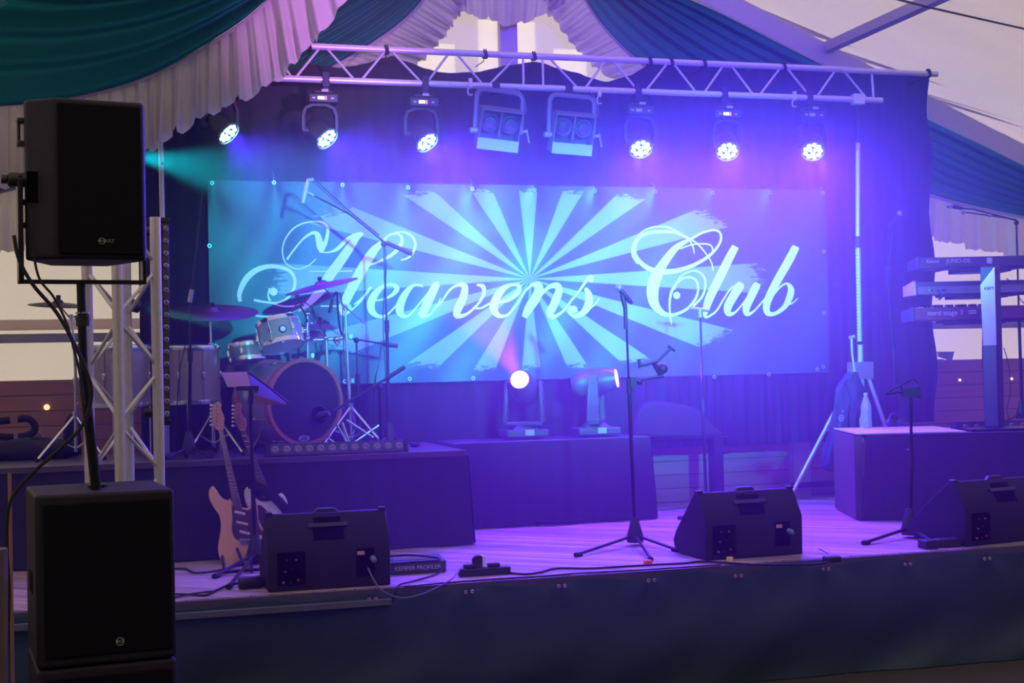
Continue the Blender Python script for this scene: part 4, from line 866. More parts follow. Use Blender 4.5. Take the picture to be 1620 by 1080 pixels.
# overhead boom at left of banner text
T = boomstand('tall overhead boom stand whose microphone hangs before the capital H', 10.0, (616, 704), [(612, 515), (607, 386)], boom=[(652, 402, 0), (607, 382, 0), (555, 340, 0), (497, 309, 0)], z0=ZR, feet=[P(575, 712, 9.75), P(660, 712, 9.8), P(625, 694, 10.25)], grip=(612, 384, 652, 402))
part(T, 'boom_end', MB().sweep(pl(9.99, (600, 372), (560, 340), (524, 308), (497, 283)), .0055), BLACKM)
a_, b_ = P(488, 284, 9.98), P(479, 322, 9.98)
mm = part(T, 'microphone', MB().lathe([(0, 0), (.012, .004), (.014, .04), (.014, .13), (.011, .18), (0, .18)], frame(b_, a_-b_), 14), ALU)  # pale metal stands in for the cyan light on this microphone
part(T, 'mic_clip', MB().rod(P(486, 286, 9.98), P(496, 284, 9.98), .016), STEEL); part(T, 'boom_tip', MB().rod(P(484, 303, 9.98), P(496, 310, 9.98), .012), STEEL)
cable('microphone_cable', 'thin cable running along the overhead boom and down its tall pole', pl(9.97, (492, 284), (530, 318), (570, 352), (604, 382), (611, 420), (606, 500), (610, 600), (612, 690)), .0035)
# left overhead upright
T = boomstand('tall thin stand with a folded boom beside the led bar', 9.6, (299, 706), [(301, 560), (302, 470)], z0=ZR, feet=[P(262, 712, 9.4), P(335, 716, 9.4), P(300, 700, 9.9)])
part(T, 'boom', MB().sweep(pl(9.6, (302, 470), (310, 400), (319, 304)), .007), BLACKM)
part(T, 'cable_wrap', MB().sweep(smooth_pts(pl(9.58, (316, 330), (322, 325), (323, 340), (319, 352), (315, 340), (318, 310)), 5), .004), RUBBER)
part(T, 'boom_clutch', MB().rod(P(300, 478, 9.58), P(304, 458, 9.58), .016), STEEL)
cable('microphone_cable', 'cable looping from the thin stand past the floor tom', pl(9.55, (300, 500), (296, 530), (290, 560), (284, 590), (280, 640), (276, 690)), .0035)
# tom boom
T = boomstand('low boom stand with a sideways arm behind the tall overhead stand', 10.15, (567, 700), [(566, 600), (564, 538)], boom=[(545, 534, 0), (566, 537, 0), (625, 547, 0)], z0=ZR, feet=[P(540, 706, 10.0), P(600, 703, 10.05), P(570, 694, 10.28)], grip=(606, 544, 629, 547))
cable('microphone_cable', 'cable slanting down from the low sideways boom', pl(10.1, (604, 546), (598, 580), (592, 610), (590, 690)), .0035)
# right vocal boom
T = boomstand('vocal boom stand with a cyan-lit microphone standing behind the keyboard riser', 10.25, (1424, 790), [(1414, 560), (1404, 432)], z0=0, feet=[(1385, 795), (1460, 800), (1430, 785)], micp=(1426, 334, 1405, 360), r=.008)
part(T, 'boom', MB().sweep(pl(10.25, (1404, 432), (1410, 390), (1413, 352)), .007), BLACKM)
part(T, 'clutch_knob', MB().ball(P(1404, 425, 10.22), .026), BLACKP)
cable('microphone_cable', 'cable hanging from the cyan-lit vocal microphone', pl(10.22, (1403, 362), (1400, 380), (1402, 410), (1406, 440), (1409, 560), (1420, 640), (1424, 690)), .0035)
# far right boom over the keyboards
T = boomstand('boom stand rising behind the keyboards with its arm pointing at the curtain', 10.3, (1618, 690), [(1612, 500), (1608, 352)], boom=[(1498, 327, 0), (1540, 331, 0), (1606, 348, 0)], z0=ZR, feet=[P(1590, 690, 10.1), P(1650, 690, 10.1)], micp=(1499, 324, 1524, 330), r=.010)
part(T, 'boom', MB().rod(P(1523, 335, 10.28), P(1608, 347, 10.3), .006), BLACKM)
part(T, 'clutch_knob', MB().ball(P(1524, 335, 10.25), .022).ball(P(1566, 341, 10.25), .016), STEEL)
# ------------------------------------------------------------------ music stands
def trip_base(T, c, feet, hub=1.0): base_hub(T, c, s=hub); tripod(T, c, feet, r=.011)
c = G(404, 892); T = thing('music_stand', 'black music stand holding a brown desk in front of the guitars', 'music stand', c)
part(T, 'lower_tube', MB().rod(c+Vector((0, 0, .05)), P(399, 740, c.y), .014), BLACKM); part(T, 'upper_tube', MB().rod(P(399, 742, c.y), P(396, 632, c.y), .011), BLACKM)
trip_base(T, c, [G(340, 915), G(362, 932), G(455, 908)], 1.1)
yd = c.y
desk = MB(); q4 = [P(349, 590, yd+.10), P(390, 588, yd+.16), P(455, 636, yd-.10), P(410, 639, yd-.16)]
q4 = [P(349, 590, yd-.05), P(391, 589, yd+.12), P(455, 637, yd+.06), P(402, 640, yd-.12)]
desk.prism([P(350, 590, yd+.1), P(391, 589, yd+.1), P(397, 612, yd-.0), P(360, 612, yd-.0)], (0, .006, .004)); part(T, 'desk', desk, mat('brown_desk_board', (.30, .17, .12), .5))
part(T, 'desk', MB().prism([P(393, 590, yd+.1), P(399, 592, yd+.10), P(455, 634, yd-.03), P(452, 640, yd-.06), P(400, 622, yd-.05)], (0, .008, .004)), BLACKP)
part(T, 'desk', MB().prism([P(400, 623, yd-.055), P(452, 640, yd-.06), P(408, 640, yd-.06)], (0, .008, .0)), mat('red_brown_score', (.18, .07, .06), .6))
part(T, 'desk_bracket', MB().rod(P(396, 640, yd), P(398, 612, yd), .018).span(P(374, 618, yd-.02), P(408, 610, yd+.02)), BLACKP)
part(T, 'lip', MB().sweep(pl(yd-.06, (393, 589), (425, 612), (457, 638)), .006), BLACKM)
c = G(1440, 850); yd = c.y; T = thing('music_stand', 'empty black music stand with a skeleton desk beside the keyboard riser', 'music stand', c)
part(T, 'lower_tube', MB().rod(c+Vector((0, 0, .05)), P(1442, 735, yd), .013), BLACKM); part(T, 'upper_tube', MB().rod(P(1442, 738, yd), P(1441, 622, yd), .010), BLACKM)
part(T, 'height_clutch', MB().rod(P(1442, 744, yd), P(1442, 708, yd), .018), BLACKP); part(T, 'wing_bolt', MB().rod(P(1434, 711, yd), P(1442, 711, yd), .004), CHROME)
trip_base(T, c, [G(1367, 862), G(1480, 862), G(1490, 846)], 1.15)
for seg in (((1401, 622), (1425, 609), (1446, 599), (1452, 606), (1447, 617), (1456, 625)), ((1401, 624), (1425, 620), (1456, 628)), ((1425, 609), (1430, 622)), ((1446, 599), (1433, 604))):
    part(T, 'desk_bar', MB().sweep(pl(yd, *seg), .007), BLACKM)
part(T, 'desk_bracket', MB().span(P(1430, 628, yd-.02), P(1450, 612, yd+.02)), BLACKP)
# ------------------------------------------------------------------ guitars
GW = mat('natural_wood_finish', (.78, .43, .22), .32, var=.15, scale=5, coat=.6)
MAPLE = mat('maple_headstock', (.66, .34, .18), .35, coat=.4); FRETB = mat('rosewood_fingerboard', (.12, .05, .04), .5)
GUARD = mat('brown_pickguard', (.09, .035, .04), .3); CRM = mat('cream_pickup', (.75, .68, .58), .4); WHT = mat('white_lacquer', (.78, .74, .72), .25, coat=.6)
def gmap(ox, oy, s, y0, pybot, k=.0007):
    def f(u, v, off=0.0):
        px = ox+u/s; py = oy+v/s; return P(px, py, y0+(pybot-py)*k+off)
    return f
def sm2(pts, k=5): return [(p.x, p.y) for p in smooth_pts([Vector((a, b, 0)) for a, b in pts+[pts[0]]], k)][:-1]
def guitar(label, g, body, guard, neck, head, bodym, frets, loc, pegs, headm):
    T = thing('electric_guitar', label, 'guitar', loc, 0)
    part(T, 'body', MB().prism([g(a, b) for a, b in sm2(body)], (0, .045, .006)), bodym, bev=.008, angle=30)
    part(T, 'pickguard', MB().prism([g(a, b, -.004) for a, b in sm2(guard, 3)], (0, .003, 0)), GUARD)
    (na, nb), (nc, nd) = neck
    part(T, 'neck', MB().prism([g(*na, -.006), g(*nb, -.006), g(*nd, -.012), g(*nc, -.012)], (0, .022, 0)), FRETB, bev=.004)
    part(T, 'headstock', MB().prism([g(a, b, -.002) for a, b in sm2(head, 3)], (0, .016, 0)), headm, bev=.003)
    for k in range(frets):
        t = 1-(1-.0)*(2**(-(k+.0)/12)) if False else (1-2**(-k/12))/(1-2**(-frets/12))
        a = Vector((*na, 0)).lerp(Vector((*nc, 0)), t); b = Vector((*nb, 0)).lerp(Vector((*nd, 0)), t)
        part(T, 'fret', MB().rod(g(a.x, a.y, -.010), g(b.x, b.y, -.010), .0016, n=5), CHROME)
    for a in pegs:
        part(T, 'tuning_peg', MB().rod(g(a[0]+8, a[1], .004), g(a[0]-10, a[1], .006), .0035, n=6).ball(g(a[0]-12, a[1], .006), .009, n=8), CHROME)
        part(T, 'string_post', MB().rod(g(a[0]+24, a[1]+2, -.004), g(a[0]+24, a[1]+2, -.014), .004, n=8), FRETB)
    return T
g = gmap(330, 620, 3.86, 8.93, 893)
T = guitar('natural wood electric guitar with a brown pickguard leaning in its stand', g,
    [(132, 655), (118, 668), (80, 648), (52, 605), (28, 582), (6, 605), (5, 650), (32, 705), (62, 748), (76, 800), (72, 870), (60, 940), (64, 1000), (92, 1040), (150, 1062), (230, 1066), (300, 1052), (345, 1020), (362, 960), (362, 890), (330, 830), (305, 780), (300, 710), (290, 652), (272, 655), (262, 690), (240, 716), (205, 710), (160, 690)],
    [(140, 690), (205, 712), (245, 720), (272, 690), (288, 668), (296, 740), (310, 820), (350, 880), (350, 925), (280, 920), (190, 905), (160, 890), (142, 840), (146, 770)],
    (((62, 232), (90, 234)), ((152, 705), (206, 712))),
    [(38, 72), (60, 57), (80, 78), (76, 105), (95, 150), (94, 190), (88, 236), (60, 236), (32, 205), (25, 150), (28, 100)], GW, 20, G(375, 895), [(26, 82+k*24) for k in range(6)], MAPLE)
for (a, b, c2, d2) in ((158, 730, 222, 746), (170, 793, 238, 810)):
    part(T, 'pickup', MB().rod(g(a, b, -.010), g(c2, d2, -.010), .0085), CRM)
part(T, 'pickup', MB().rod(g(188, 850, -.010), g(250, 866, -.010), .0085), WHT)
part(T, 'bridge', MB().prism([g(190, 895, -.010), g(262, 898, -.010), g(268, 930, -.010), g(196, 932, -.010)], (0, .010, 0)), CHROME, bev=.002)
for a in ((316, 886), (340, 912)): part(T, 'knob', MB().lathe([(0, 0), (.013, 0), (.010, .016), (0, .016)], frame(g(*a, -.004), (0, -1, 0)), 16), CRM)
part(T, 'jack_plate', MB().prism([g(320+26*cos(t*pi/8)-6*sin(t*pi/8), 952+26*sin(t*pi/8)*.6+14*cos(t*pi/8), -.006) for t in range(16)], (0, .006, 0)), CHROME)
for k in range(6): part(T, 'string', MB().rod(g(64+k*4, 236, -.013), g(200+k*10, 905, -.020), .0008, n=4), CHROME)
g2 = gmap(330, 620, 3.86, 9.04, 893, .0005)
T = guitar('white electric guitar with a black strap standing behind the wooden guitar', g2,
    [(218, 640), (222, 605), (240, 585), (262, 600), (285, 645), (330, 672), (385, 668), (420, 640), (448, 622), (475, 650), (490, 710), (512, 780), (540, 870), (530, 960), (480, 1030), (400, 1052), (330, 1030), (290, 960), (300, 880), (296, 800), (262, 740), (232, 690)],
    [(262, 700), (300, 690), (330, 700), (380, 760), (400, 860), (420, 940), (380, 980), (320, 940), (305, 860), (290, 780)],
    (((192, 230), (222, 232)), ((330, 655), (385, 640))),
    [(165, 78), (185, 64), (205, 84), (196, 120), (230, 175), (232, 212), (218, 236), (190, 234), (166, 182), (160, 120)], WHT, 18, G(440, 888), [(160, 86+k*24) for k in range(6)], mat('darker_maple_headstock', (.42, .17, .10), .35))
part(T, 'strap', MB().sweep(smooth_pts([g2(248, 560, -.03), g2(290, 575, -.04), g2(360, 610, -.045), g2(430, 670, -.04), g2(480, 730, -.035), g2(515, 790, -.03)], 6), [.012]+[.034]*35 if False else .030, 8, flat=.25), RUBBER)
T = thing('guitar_stand', 'low black stand cradling the wooden guitar on the deck', 'guitar stand', G(370, 905))
for a, b in (((352, 880), (356, 905)), ((398, 880), (398, 903))): part(T, 'cradle_arm', MB().rod(P(*a, 8.90), G(*b, .012), .010), BLACKM)
part(T, 'crossbar', MB().rod(G(345, 905, .02), G(410, 900, .02), .011), BLACKM)
part(T, 'back_leg', MB().rod(P(372, 860, 9.02), G(385, 893, .015), .010), BLACKM)
o = MB().lathe([(0, 0), (.032, 0), (.034, .02), (.034, .12), (.028, .14), (0, .14)], frame(G(378, 922, .036), (1, .12, 0)), 18).build('foot_pedal', BLACKP); tag(o, 'small dark cylinder lying on the deck beside the first wedge monitor', 'adapter')
# ------------------------------------------------------------------ keyboards and their column stand
KBD = mat('dark_keyboard_case', (.035, .03, .04), .4); KRED = mat('dark_red_case', (.14, .02, .035), .4); KGREY = mat('grey_keyboard_case', (.16, .14, .18), .4); PRINT = mat('pale_case_print', (.6, .55, .65), .5); ENDP = mat('pink_lit_end_cheek', (.55, .35, .5), .4)  # end cheek colour includes the pink stage light falling on it
def keyboard(label, px, py, y, Lg, h, m, m2, words_, rot=-.30, keys=False):
    a = P(px, py, y); T = thing('keyboard', label, 'keyboard', a, rot, 'keyboards stacked on the column stand')
    MB().prism([(0, 0, 0), (0, .02, h), (0, .32, h*.75), (0, .32, 0)], (Lg, 0, 0)).build('case', m, T, bev=.006)
    MB().prism([(-.02, -.004, -.006), (-.02, .02, h+.008), (-.02, .33, h*.8), (-.02, .33, -.006)], (.022, 0, 0)).build('end_cheek', m2, T, bev=.006)
    MB().span((.30, -.02, -.035), (.70, .28, .004)).build('support_arm_pad', BLACKP, T)
    for (txt, x_, z_, sz) in words_:
        MB().text(txt, sz, Matrix.Translation((x_, -.002+.02*z_/h-.003, z_)) @ Matrix.Rotation(radians(83), 4, 'X'), .0006).build('lettering', PRINT, T)
    if keys:
        for k in range(24):
            if k % 7 in (2, 6): continue
            MB().span((.09+k*.026, .03, h-.012), (.103+k*.026, .13, h+.020)).build('black_key', DEEP, T, bev=.002)
        MB().span((.05, .05, h-.01), (Lg-.03, .22, h+.004)).build('white_key_bed', WHITEP, T)
    return T
K1 = keyboard('topmost keyboard of the stack with pale lettering on its back', 1456, 425, 9.62, 1.2, .088, KBD, KBD, [('Roland', .10, .055, .035), ('JUNO-DS', .30, .055, .046)])
MB().span((.52, -.004, .03), (.56, .002, .075)).build('jack_panel', PRINT, K1)
K2 = keyboard('grey keyboard with connector jacks, middle of the stack', 1450, 466, 9.58, 1.2, .10, KBD, ENDP, [])
MB().prism([(.01, -.03, .0), (.01, -.012, .06), (.01, .0, .06), (.01, .0, .0)], (1.15, 0, 0)).build('lower_panel', KGREY, K2, bev=.002)
for x_ in (.09, .11, .16, .20, .22): MB().rod((x_, -.04, .03), (x_, -.015, .03), .008, n=10).build('jack', CHROME if x_ < .1 else BLACKP, K2)
MB().sweep(smooth_pts([(.16, -.05, .02), (.18, -.06, -.02), (.155, -.05, -.045)], 4), .008).build('plug_lead', BLACKP, K2)
K3 = keyboard('dark red keyboard with black keys showing, lowest of the stack', 1447, 507, 9.56, 1.2, .10, KRED, KBD, [('nord stage 3', .24, .055, .055)], keys=True)
for z_ in (.045, .062): MB().span((.42, -.0, z_), (.48, .012, z_+.008)).build('case_print', PRINT, K3)
cx0 = P(1574, 690, 9.17); T = thing('keyboard_stand', 'wide dark column stand holding three keyboards', 'keyboard stand', (cx0.x, 9.17, ZR), -.30); RC = Matrix.Rotation(radians(-42), 4, 'Z'); HC = P(1574, 421, 9.17).z-ZR
MB(RC).span((-.060, -.05, .02), (.060, .05, HC)).build('column', mat('dark_column_paint', (.03, .028, .04), .35), T, bev=.01)
MB(RC).prism([(-.058, -.055, HC-.14), (.058, -.055, HC-.01), (.058, -.055, HC-.60), (-.048, -.055, HC-.60)], (0, .004, 0)).build('lit_front_plate', mat('polished_front_plate', (.75, .75, .8), .12, metal=.8), T, bev=.003)
MB().text('K&M', .035, RC @ Matrix.Translation((.01, -.057, HC-.17)) @ Matrix.Rotation(radians(90), 4, 'X'), .0005).build('lettering', BLACKP, T)
for kb in (K1, K2, K3):
    z_ = kb.location.z-ZR-.004
    MB().span((-.30, .07, z_-.025), (.30, .10, z_-.002)).span((-.30, .07, z_-.02), (-.27, .42, z_)).span((.27, .07, z_-.02), (.30, .42, z_)).build('support_arm', BLACKM, T)
MB().span((-.25, -.25, 0), (.25, .25, .02)).build('base_plate', BLACKM, T)
for k, pts in enumerate((((1552, 455), (1556, 480), (1555, 520), (1554, 560), (1556, 600)), ((1588, 550), (1596, 580), (1598, 620), (1593, 650), (1600, 670)), ((1592, 440), (1604, 450), (1612, 470), (1620, 480)))):
    cable('keyboard_cable', ['cable hanging beside the column from the lowest keyboard', 'cable snaking down the boards behind the column stand', 'cable looping out of the middle keyboard toward the photo edge'][k], pl(9.9 if k == 1 else 9.64, *pts), .004)
# ------------------------------------------------------------------ wind-up light stand and what hangs on it
T = thing('light_stand', 'tall silver wind-up stand carrying the end of the truss', 'light stand', (P(1357, 600, YT).x, YT, 0))
part(T, 'top_tube', MB().rod(P(1357, 228, YT), P(1357, 168, YT), .014), BLACKM)
part(T, 'middle_tube', MB().rod(P(1357, 375, YT), P(1357, 226, YT), .019), ALU)
part(T, 'outer_tube', MB().rod(P(1360, 540, YT), P(1357, 378, YT), .022), ALU)
part(T, 'tube_collar', MB().rod(P(1357, 392, YT), P(1357, 374, YT), .032), BLACKP)
rk = MB()
for k in range(27):
    p = P(1355+k*.14, 397+k*5.1, YT-.024); rk.ball(p, .011, n=6)
part(T, 'rack_studs', rk, mat('white_stud_glint', (.85, .95, .95), .2, coat=1))  # near-white colour stands in for cyan light gleaming on the rack
part(T, 'winch', MB().span(P(1350, 600, YT-.05), P(1372, 572, YT+.05)).rod(P(1352, 590, YT-.08), P(1352, 590, YT), .03), STEEL, bev=.004)
part(T, 'crank_handle', MB().sweep(pl(YT-.08, (1352, 588), (1348, 560), (1347, 534)), .010).rod(P(1344, 534, YT-.08), P(1352, 532, YT-.08), .014), ALU)
part(T, 'lower_tube', MB().rod(P(1362, 700, YT), P(1361, 545, YT), .024), ALU)
part(T, 'knob_reflection', MB().rod(P(1362, 616, YT-.01), P(1362, 600, YT-.01), .028), mat('green_yellow_reflection', (.25, .75, .25), .5))  # green colour paints the light reflected by the stand knob
hub = P(1361, 585, YT)
for e_ in (G(1246, 806, .01), G(1432, 765, .01), Vector((hub.x+.12, 9.95, .01))):
    pass
lf = [P(1246, 806, YT+.12), P(1440, 790, YT+.05), None]
for a, b in ((hub+Vector((-.05, -.02, 0)), P(1246, 803, YT+.15)), (hub+Vector((.04, -.02, 0)), P(1440, 800, YT-.1)), (hub+Vector((0, .04, 0)), Vector((hub.x+.05, YT+.27, .03)))):
    b = Vector(b); b.z = .015; lg = part(T, 'leg', MB().rod(a, b, .0165, n=14), ALU)
    o = MB().ball(b+Vector((0, 0, .008)), .02).build('rubber_foot', RUBBER, None)
    for v in o.data.vertices: v.co -= T.location
    o.parent = lg
    part(T, 'brace', MB().rod(P(1362, 690, YT), Vector(a).lerp(b, .45), .008), ALU)
part(T, 'truss_clamp', MB().box(Vector((P(1357, 160, YT).x, YT, zbot)), (.10, .07, .09)), ALU, bev=.005)
# pole of the matching stand at the far end of the truss
T = thing('light_stand', 'pale tall pole rising behind the led bar beside the loudspeaker', 'light stand', (P(258, 700, YT).x, YT, 0))
xx = P(256, 400, YT).x
part(T, 'upper_tube', MB().rod(P(260, 470, YT), P(253, 175, YT), .019), ALU); part(T, 'lower_tube', MB().rod((P(262, 700, YT).x, YT, .12), P(260, 470, YT), .025), ALU); part(T, 'tube_collar', MB().rod(P(257, 262, YT), P(257, 257, YT), .022), BLACKP)
for dx, dy in ((-.4, .1), (.4, .1), (0, .3)): part(T, 'leg', MB().rod((P(262, 700, YT).x, YT, .35), (P(262, 700, YT).x+dx, YT+dy, .01), .014), ALU)
# jacket
rows = [(588, 1342, 1354), (600, 1334, 1360), (615, 1322, 1364), (640, 1320, 1362), (665, 1317, 1356), (690, 1311, 1350), (715, 1304, 1342), (735, 1301, 1336), (741, 1303, 1334)]
def jk(u, v):
    t = v*(len(rows)-1); i = min(int(t), len(rows)-2); k = t-i; r_ = [rows[i][j]+(rows[i+1][j]-rows[i][j])*k for j in range(3)]
    q = 2*pi*u; wr = 1+.10*sin(q*5+v*9)+.06*sin(q*11-v*14); l = P(r_[1], r_[0], 10.28); r2 = P(r_[2], r_[0], 10.28); c = (l+r2)/2; h_ = (r2-l).length/2
    return c+Vector((cos(q)*h_*wr, sin(q)*.055*wr, 0))
T = thing('jacket', 'blue denim-like jacket hanging from the legs of the light stand', 'jacket', P(1335, 742, 10.28))
part(T, 'body_cloth', MB().grid(jk, 48, 40), mat('dark_blue_denim', (.02, .05, .075), .85, bump=.8, scale=70, var=.3), angle=180)
def sl_(u, v):
    c = P(1346, 600, 10.20).lerp(P(1358, 690, 10.20), v)+Vector((.02*sin(v*6), 0, 0)); q = 2*pi*u; h_ = .05*(1-.35*v)*(1+.12*sin(q*4+v*12)); return c+Vector((cos(q)*h_, sin(q)*h_, 0))
part(T, 'sleeve', MB().grid(sl_, 24, 24), bpy.data.materials['dark_blue_denim'], angle=180)
pc_ = P(1331, 661, 10.20); part(T, 'round_patch', MB().sweep([pc_+Vector((.022*cos(t*pi/8), 0, .022*sin(t*pi/8))) for t in range(16)], .004, 6, closed=True).ball(pc_, .008), LBL)
part(T, 'button', MB().ball(P(1333, 650, 10.20), .007), LBL); part(T, 'hem_band', MB().sweep(smooth_pts(pl(10.22, (1301, 738), (1316, 744), (1335, 738)), 5), .012), BLACKP)
# bottle on the riser
bt = P(1371, 680, 9.9); bt.z = ZR+.012
T = thing('water_bottle', 'clear plastic bottle standing on the keyboard riser beside the jacket', 'bottle', bt)
PET = mat('clear_plastic', (.85, .9, .95), .12, trans=.75)
MB().lathe([(0, 0), (.038, .0), (.042, .012), (.042, .07), (.039, .08), (.042, .09), (.042, .16), (.034, .20), (.016, .245), (.014, .262), (0, .262)], None, 28).build('bottle_body', PET, T)
MB().lathe([(0, .258), (.017, .258), (.017, .278), (0, .28)], None, 20).build('cap', LBL, T)
o = MB().span(P(1428, 684, 9.75), P(1460, 677, 9.6)).build('cable_box', BLACKP, bev=.006); o.location.z += 0; tag(o, 'small black box on the keyboard riser next to the led bar', 'box')
T = thing('headphones', 'dark round object resting on the pale top of the keyboard riser', 'headphones', (P(1416, 680, 9.7).x, 9.7, ZR+.012))
MB().sweep([(.05*cos(t*pi/12), .0, .06+.055*sin(t*pi/12)) for t in range(-3, 16)], .009, 8).build('headband', BLACKP, T); MB().ball((-.05, 0, .045), .032).build('ear_cup', BLACKP, T); MB().ball((.05, 0, .045), .032).build('ear_cup', BLACKP, T)
# ------------------------------------------------------------------ stage edge clutter
e0 = G(726, 912); T = thing('power_strip', 'black socket strip with plugs at the stage edge', 'power strip', e0, -.02)
MB().span((0, -.03, .0), (.30, .03, .045)).build('strip_body', BLACKP, T, bev=.006)
for x_ in (.03, .17): MB().span((x_, -.022, .045), (x_+.07, .022, .068)).build('plug', BLACKP, T, bev=.006)
pg = MB(); pg.lathe([(0, -.018), (.034, -.018), (.036, 0), (.034, .018), (0, .018)], Matrix.Translation((.115, 0, .082)) @ Matrix.Rotation(radians(90), 4, 'X'), 20); pg.build('round_plug', BLACKP, T)
MB().span((.135, -.02, .05), (.152, .02, .115)).build('white_plug_face', WHITEP, T, bev=.003)
e1 = G(618, 910); T = thing('effects_pedalboard', 'low flat effects unit with pale lettering beside the first wedge monitor', 'effects unit', e1, -.01)
MB().prism([(0, 0, 0), (0, -.01, .07), (0, .18, .09), (0, .18, 0)], (.33, 0, 0)).build('case', mat('dark_green_case', (.05, .07, .07), .4), T, bev=.006)
MB().text('KEMPER PROFILER', .034, Matrix.Translation((.16, -.010, .036)) @ Matrix.Rotation(radians(84), 4, 'X'), .0006).build('lettering', PRINT, T)
MB().sweep([(.02, .02, .085), (.26, .02, .085), (.26, .06, .088), (.02, .06, .088)], .004, 6, closed=True).build('rail', LBL, T)
cable('effects_cable', 'black lead lying behind the effects unit', [G(a, b, .1) for a, b in ((612, 880), (650, 878), (690, 882), (694, 886), (670, 888), (620, 892))], .006)
cable('mains_cable', 'long black cable wandering from the socket strip past the vocal stand', [G(a, b, .008) for a, b in ((798, 905), (830, 908), (855, 905), (880, 899), (930, 899), (985, 896), (1035, 893), (1080, 891), (1110, 888), (1150, 890), (1200, 893), (1290, 892), (1316, 886))], .0065)
cable('mains_cable', 'thin cable lying along the lip of the deck beside the socket strip', [G(a, b, .006) for a, b in ((640, 928), (700, 922), (790, 915), (860, 911), (920, 906), (1000, 902), (1080, 897), (1140, 893))], .004)
cable('edge_cable', 'cable swinging from the first wedge monitor plug over the stage lip to the socket strip', [P(582, 898, 7.58), P(600, 930, 7.5), P(630, 945, 7.48), P(660, 942, 7.48), P(690, 930, 7.52), G(715, 915, .02), G(727, 900, .05)], .005, mat('blue_grey_cable', (.12, .12, .2), .5))
cable('loose_plug_cable', 'short loose cable ending in a metal plug below the stage lip', [G(702, 899, .03), G(690, 908, .01), G(650, 920, .01), P(632, 925, 7.54), P(625, 938, 7.5), P(621, 952, 7.5)], .005)
cable('floor_cable', 'dark cable crossing the deck in front of the guitars', [G(a, b, .008) for a, b in ((255, 902), (290, 899), (310, 906), (345, 902), (390, 892), (420, 888))], .006)
cable('floor_cable', 'dark cable along the deck edge from the subwoofer to the music stand foot', [G(a, b, .008) for a, b in ((255, 939), (300, 940), (325, 941), (345, 932), (362, 925), (380, 922))], .006)
cable('floor_cable', 'cable lying nearest the deck lip beside the subwoofer', [G(a, b, .008) for a, b in ((250, 948), (280, 944), (310, 938), (340, 935))], .005)
T = thing('cable_coil', 'flat coil of cable on the deck before the moving head riser', 'cable', G(880, 830))
for k in range(4): MB().sweep([((.13+.015*k)*cos(t*pi/14), (.06+.01*k)*sin(t*pi/14), .012+.008*k) for t in range(28)], .006, 6, closed=True).build('loop', RUBBER, T)
o = MB().box(G(1316, 884, .018), (.10, .06, .035)).build('junction_box', BLACKP, bev=.008); tag(o, 'small black box at the stage lip beside the middle wedge monitor', 'box')
cable('sensor_lead', 'tiny lead sticking out of the small black box onto the lit deck', [G(1310, 876, .03), G(1302, 871, .02), G(1296, 868, .02)], .003)
T = thing('boundary_box', 'pair of low black boxes between the music stand and the turned wedge monitor', 'box', G(1460, 868))
for a, b in (((0, .02), (.09, .055)), ((.11, 0), (.26, .055))): MB().span((a[0], -.02-a[1], .0), (b[0], .06, b[1])).build('box_body', BLACKP, T, bev=.006)
T = thing('cable_tag', 'orange tag at the foot of the vocal stand', 'tag', G(1026, 893)); MB().span((-.03, -.02, 0), (.02, .015, .03)).build('tag_body', mat('orange_red_tag', (.85, .16, .05), .5), T, bev=.008)
T = thing('cable_tag', 'yellow tag on the cable under the middle wedge monitor', 'tag', G(1151, 887, .0)); MB().span((-.02, -.04, 0), (.02, -.02, .028)).build('tag_body', mat('yellow_tag', (.9, .6, .2), .5), T, bev=.004)
# ------------------------------------------------------------------ behind the kit at the far left
PV = mat('grey_perforated_panel', (.30, .27, .26), .6); hp = MB()
out = [(0, 640), (14, 690), (20, 720), (50, 725), (66, 705), (72, 690), (64, 684), (48, 690), (40, 700), (0, 690)]
T = thing('hand_truck', 'grey panelled trolley with a black padded handle by the brown boards', 'trolley', P(30, 725, 10.6))
part(T, 'panel', MB().prism(pl(10.6, (-30, 700), (0, 692), (30, 688), (50, 690), (58, 682), (66, 684), (72, 695), (66, 712), (50, 722), (30, 736), (-30, 740)), (0, .03, 0)), PV, bev=.006)
for e_ in ((22, 701, 11, 5), (62, 690, 4, 4)): part(T, 'slot', MB().prism([P(e_[0]+e_[2]*cos(t*pi/8), e_[1]+e_[3]*sin(t*pi/8), 10.595) for t in range(16)], (0, .004, 0)), WOODW)
part(T, 'padded_handle', MB().sweep(smooth_pts(pl(10.5, (-20, 668), (0, 666), (16, 664)), 4), .028), RUBBER)
part(T, 'padded_handle', MB().sweep(smooth_pts(pl(10.5, (28, 663), (44, 662), (55, 672), (52, 684), (36, 690), (10, 691), (-20, 688)), 6), .026), RUBBER)
part(T, 'tube', MB().rod(P(25, 685, 10.45), P(28, 722, 10.45), .016), STEEL)
part(T, 'chrome_fitting', MB().ball(P(55, 703, 10.55), .03).ball(P(69, 703, 10.55), .02), CHROME)
T = thing('black_gear_bag', 'dark bundled bag lying on the riser behind the cymbal stand', 'bag', P(45, 733, 10.1))
part(T, 'bag_body', MB().grid(lambda u, v: P(45, 714, 10.1)+Vector((.33*cos(2*pi*u)*sin(pi*v)*(1+.1*sin(u*25)), .14*sin(2*pi*u)*sin(pi*v), .085*cos(pi*v)*(1+.15*sin(u*19+v*8)))), 36, 16), RUBBER, angle=180)
T = thing('upright_black_case', 'tall dark padded case leaning behind the left cymbal stand', 'case', P(118, 800, 10.5))
